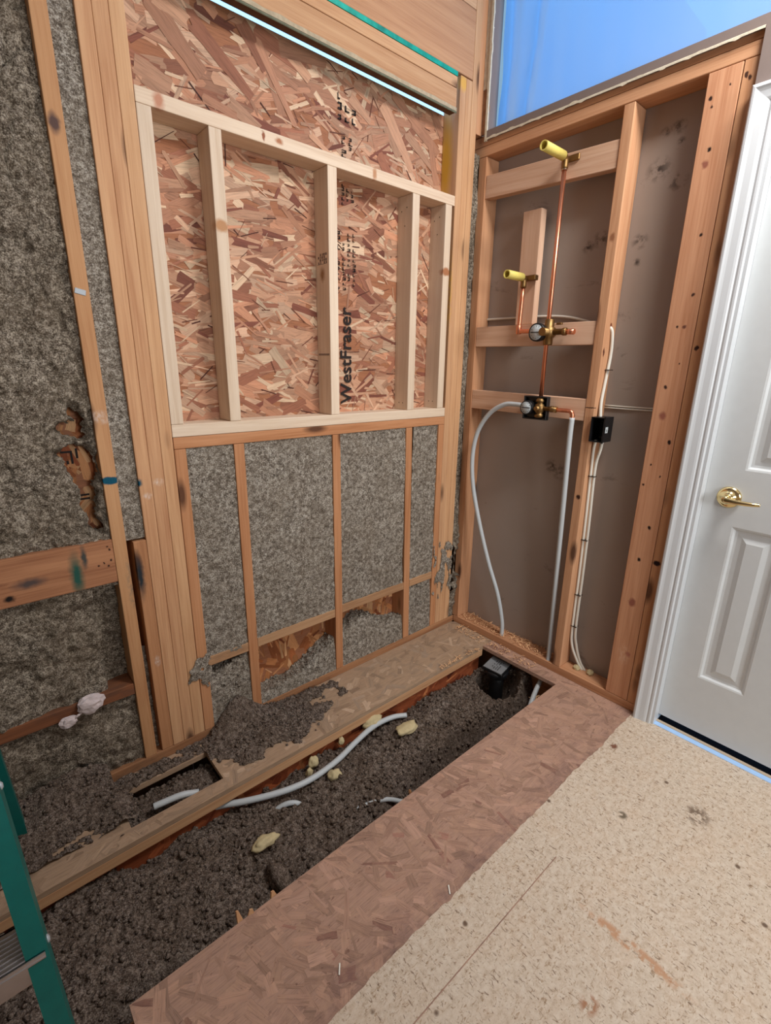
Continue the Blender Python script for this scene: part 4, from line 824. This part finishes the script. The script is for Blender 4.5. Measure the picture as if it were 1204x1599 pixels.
# staples and bits on the border
for (x, y, a, lb) in [(-1.132, -1.06, .9, 'white scrap farther along the strand board border'), (-1.469, -.939, .9, 'white scrap nearer the ladder end of the border')]:
    bm = boxbm(bmesh.new(), -.012, .012, -.0018, .0018, 0, .002); tag(link('wire_bit', bm, ROMEX, None, (x, min(y, -.70) if y > -1 else -.985, .0015), (0, 0, a)), lb, 'scrap')
# nail plate clip on the first stud
bm = boxbm(bmesh.new(), -.013, .013, -.0015, 0, -.007, .007, .0008); tag(link('nail_plate', bm, ZINC, None, (-1.614, -.0003, 1.555), (0, math.radians(12), 0)), 'small silver nail plate on the teal marked stud', 'nail plate')
# black printed marks inside the torn hole
bm = bmesh.new()
for b in ((-1.712, -1.682, 1.118, 1.124), (-1.688, -1.682, 1.085, 1.118), (-1.700, -1.694, 1.085, 1.095), (-1.674, -1.668, 1.10, 1.13), (-1.69, -1.655, .984, .990), (-1.70, -1.655, .972, .978)): boxbm(bm, b[0], b[1], YS - .0010, YS - .0006, b[2], b[3])
o = link('printed_mark', bm, INK, wall_left); o['label'] = 'black print lines seen through the torn insulation hole'
# paper scrap on the dark block
def crumple(name, c, r, sd, label, sq):
    bm = bmesh.new(); bmesh.ops.create_icosphere(bm, subdivisions=3, radius=1)
    for v in bm.verts:
        d = noise.voronoi(v.co * 1.7 + Vector((sd, 0, 0)))[0]; k = .75 + .6 * d[0]
        v.co = Vector((v.co.x * r * k * sq[0], v.co.y * r * k * sq[1], v.co.z * r * k * sq[2]))
    return link(name, bm, TISSUE, None, c)
e = empty('paper_scrap', (-1.765, -.012, .335), 'crumpled white paper scrap stuck on the dark fire block beside the ladder', 'paper')
o = crumple('large_piece', (-1.762, -.010, .338), .036, 1, '', (1, .5, .8)); at(o, e)
o = crumple('small_piece', (-1.828, -.012, .305), .022, 5, '', (1, .5, .8)); at(o, e)
tube('twisted_neck', [(-1.79, -.014, .322), (-1.81, -.016, .312)], .004, TISSUE, e, 8, 0)

# ------------------------------------------------------------------ plastic sheet over the opening
t = NT('blue_lit_plastic', 0.35, 0, 0.4); v = t.obj()
tr = t.add('ShaderNodeBsdfTranslucent'); t.set(tr.inputs[0], (0.25, 0.52, 0.84, 1)); tp = t.add('ShaderNodeBsdfTransparent'); tp.inputs[0].default_value = (.3, .5, .62, 1)
gl = t.add('ShaderNodeBsdfGlossy'); gl.inputs['Roughness'].default_value = .35; gl.inputs[0].default_value = (.7, .8, .9, 1)
m1 = t.add('ShaderNodeMixShader'); m1.inputs[0].default_value = .18; t.set(m1.inputs[1], tr.outputs[0]); t.set(m1.inputs[2], tp.outputs[0])
m2 = t.add('ShaderNodeMixShader'); m2.inputs[0].default_value = .06; t.set(m2.inputs[1], m1.outputs[0]); t.set(m2.inputs[2], gl.outputs[0])
df = t.add('ShaderNodeBsdfDiffuse'); df.inputs[0].default_value = (.62, .66, .72, 1)
m3 = t.add('ShaderNodeMixShader'); m3.inputs[0].default_value = .24; t.set(m3.inputs[1], m2.outputs[0]); t.set(m3.inputs[2], df.outputs[0])
t.t.links.new(m3.outputs[0], t.n['Material Output'].inputs[0]); PLAST = t.m
bm = bmesh.new(); nu, nv = 150, 90; G = []
for i in range(nu + 1):
    row = []
    for j in range(nv + 1):
        s = i / nu; z = 2.3385 + 0.96 * j / nv
        edge = -.040 - .012 * noise.noise((z * 5, 0, 0)) - .012 * max(0, math.sin((z - 2.3) * 4))
        y = edge - s * 1.75
        f = .022 * math.exp(-((s - .035) / .012) ** 2) + .014 * math.exp(-((s - .085 - .05 * (z - 2.34)) / .006) ** 2) + .012 * noise.noise((s * 26, z * 5, 2)) * math.exp(-s * 5) + .010 * noise.noise((s * 5, z * 3, 7))
        row.append(bm.verts.new((.040 - f, y, z)))
    G.append(row)
for i in range(nu):
    for j in range(nv): bm.faces.new((G[i][j], G[i + 1][j], G[i + 1][j + 1], G[i][j + 1]))
tag(link('plastic_sheet', bm, PLAST, smooth=True), 'translucent plastic sheet glowing blue over the high opening', 'plastic sheet')
# torn gypsum left on the corner above the plates
bm = bmesh.new()
def ragged(bm, y0, y1, z0, z1, x, t, amp, sd, n=60):
    P = []
    for i in range(n + 1):
        z = z0 + (z1 - z0) * i / n; a = y0 + amp * noise.noise((z * 25, sd, 0)); b = y1 + amp * .4 * noise.noise((z * 40, sd, 5))
        P.append([bm.verts.new(q) for q in ((x - t, a, z), (x - t, b, z), (x, b, z), (x, a, z))])
    for a, b in zip(P, P[1:]):
        for k in range(4): bm.faces.new((a[k], a[(k + 1) % 4], b[(k + 1) % 4], b[k]))
ragged(bm, -.034, -.024, 2.300, 3.29, -.006, .008, .006, 1)
tag(link('gypsum_remnant', bm, CHALK), 'thin ragged cream gypsum edge beside the blue plastic sheet', 'drywall remnant')
bm = bmesh.new(); ragged(bm, -.030, .001, 2.33, 2.49, -.002, .004, .01, 3)
tag(link('gypsum_remnant', bm, PAPER), 'torn brown paper strip low on the corner above the plates', 'drywall remnant')
bm = bmesh.new(); ragged(bm, -.030, .001, 2.49, 3.29, -.002, .006, .012, 6)
tag(link('gypsum_remnant', bm, CHALK), 'chalky gypsum patch high on the corner by the header end', 'drywall remnant')
board('corner_post', -.0395, .085, .002, .085, 2.3285, CE, OLDB, 'z', 'post end in the corner above the plumbing wall plates', 'stud')
bm = bmesh.new(); n = 120; P = []
for i in range(n + 1):
    y = -1.009 + .975 * i / n; P.append((bm.verts.new((-.0145, y, 2.3035 - max(0, .006 * noise.noise((y * 40, 0, 0))))), bm.verts.new((-.0145, y, 2.309 + max(0, .010 * noise.noise((y * 22, 3, 0)))) ), bm.verts.new((-.0128, y, 2.311))))
for a, b in zip(P, P[1:]): bm.faces.new((a[0], b[0], b[1], a[1])); bm.faces.new((a[1], b[1], b[2], a[2]))
tag(link('gypsum_remnant', bm, CHALK), 'ragged cream cut line of drywall under the blue plastic', 'drywall remnant')

# ------------------------------------------------------------------ step ladder
e = empty('step_ladder', (-2.16, -.42, 0), 'green fibreglass step ladder with aluminium steps standing at the edge of the hole', 'ladder')
def rail(name, foot, top, dw, dd, open_x, th=.004):
    """C-section rail from foot to top: web faces open_x away, flanges run in y"""
    bm = bmesh.new(); f = Vector(foot); d = Vector(top) - f
    sec = [(0, -dd / 2), (0, dd / 2), (open_x * dw, dd / 2), (open_x * dw, dd / 2 - th), (open_x * th, dd / 2 - th), (open_x * th, -dd / 2 + th), (open_x * dw, -dd / 2 + th), (open_x * dw, -dd / 2)]
    A = [bm.verts.new((x, y, 0)) for x, y in sec]; B = [bm.verts.new((d.x + x, d.y + y, d.z)) for x, y in sec]
    k = len(sec)
    for i in range(k): bm.faces.new((A[i], A[(i + 1) % k], B[(i + 1) % k], B[i]))
    bm.faces.new(list(reversed(A))); bm.faces.new(B)
    o = link(name, bm, TEAL, None, f); at(o, e); return o
FT = lambda z, sx: (-2.16 + sx * (.205 - .045 * z), -.785 + .30 * z, z)
RT = lambda z, sx: (-2.16 + sx * (.180 - .035 * z), -.060 - .17 * z, z)
for sx in (1, -1):
    rl = rail('front_rail', FT(.012, sx), FT(1.12, sx), .034, .072, -sx)
    rl2 = rail('rear_rail', RT(.012, sx), RT(1.12, sx), .024, .045, -sx)
    for nm, F in (('foot', FT), ('foot', RT)):
        p = F(0, sx); o = box(nm, p[0] - .026, p[0] + .010 if sx > 0 else p[0] + .03, p[1] - .036, p[1] + .036, 0.0005, .035, LADY, e, .004); o['label'] = 'yellow rubber foot'
def step(z):
    a = FT(z, 1); b = FT(z, -1); bm = bmesh.new(); x0, x1 = b[0] + .005, a[0] - .005; y = a[1]
    boxbm(bm, x0, x1, y - .038, y + .045, z - .003, z); boxbm(bm, x0, x1, y - .040, y - .036, z - .055, z); boxbm(bm, x0, x1, y + .042, y + .045, z - .04, z)
    for k in range(8): boxbm(bm, x0, x1, y - .034 + k * .0095, y - .030 + k * .0095, z, z + .002)
    boxbm(bm, x0, x1, y - .0415, y - .040, z - .012, z - .009)
    o = link('step', bm, ALU, None); at(o, e); o['label'] = 'ribbed aluminium step'
    for s, q in ((1, a), (-1, b)):
        lathe('rivet', (q[0], y + .0, z - .02), (s, 0, 0), [(.008, -.002), (.008, .002), (.004, .005)], ZINC, e, 14)
for z in (.335, .64, .94): step(z)
o = box('top_cap', -2.33, -1.99, -.56, -.15, 1.12, 1.16, LADY, e, .008); o['label'] = 'yellow plastic top cap'
for z in (.3, .8):
    p = RT(z, 1); q = RT(z, -1); o = box('rear_brace', q[0] + .004, p[0] - .004, p[1] - .012, p[1] + .012, z - .012, z + .012, ALU, e, .002)
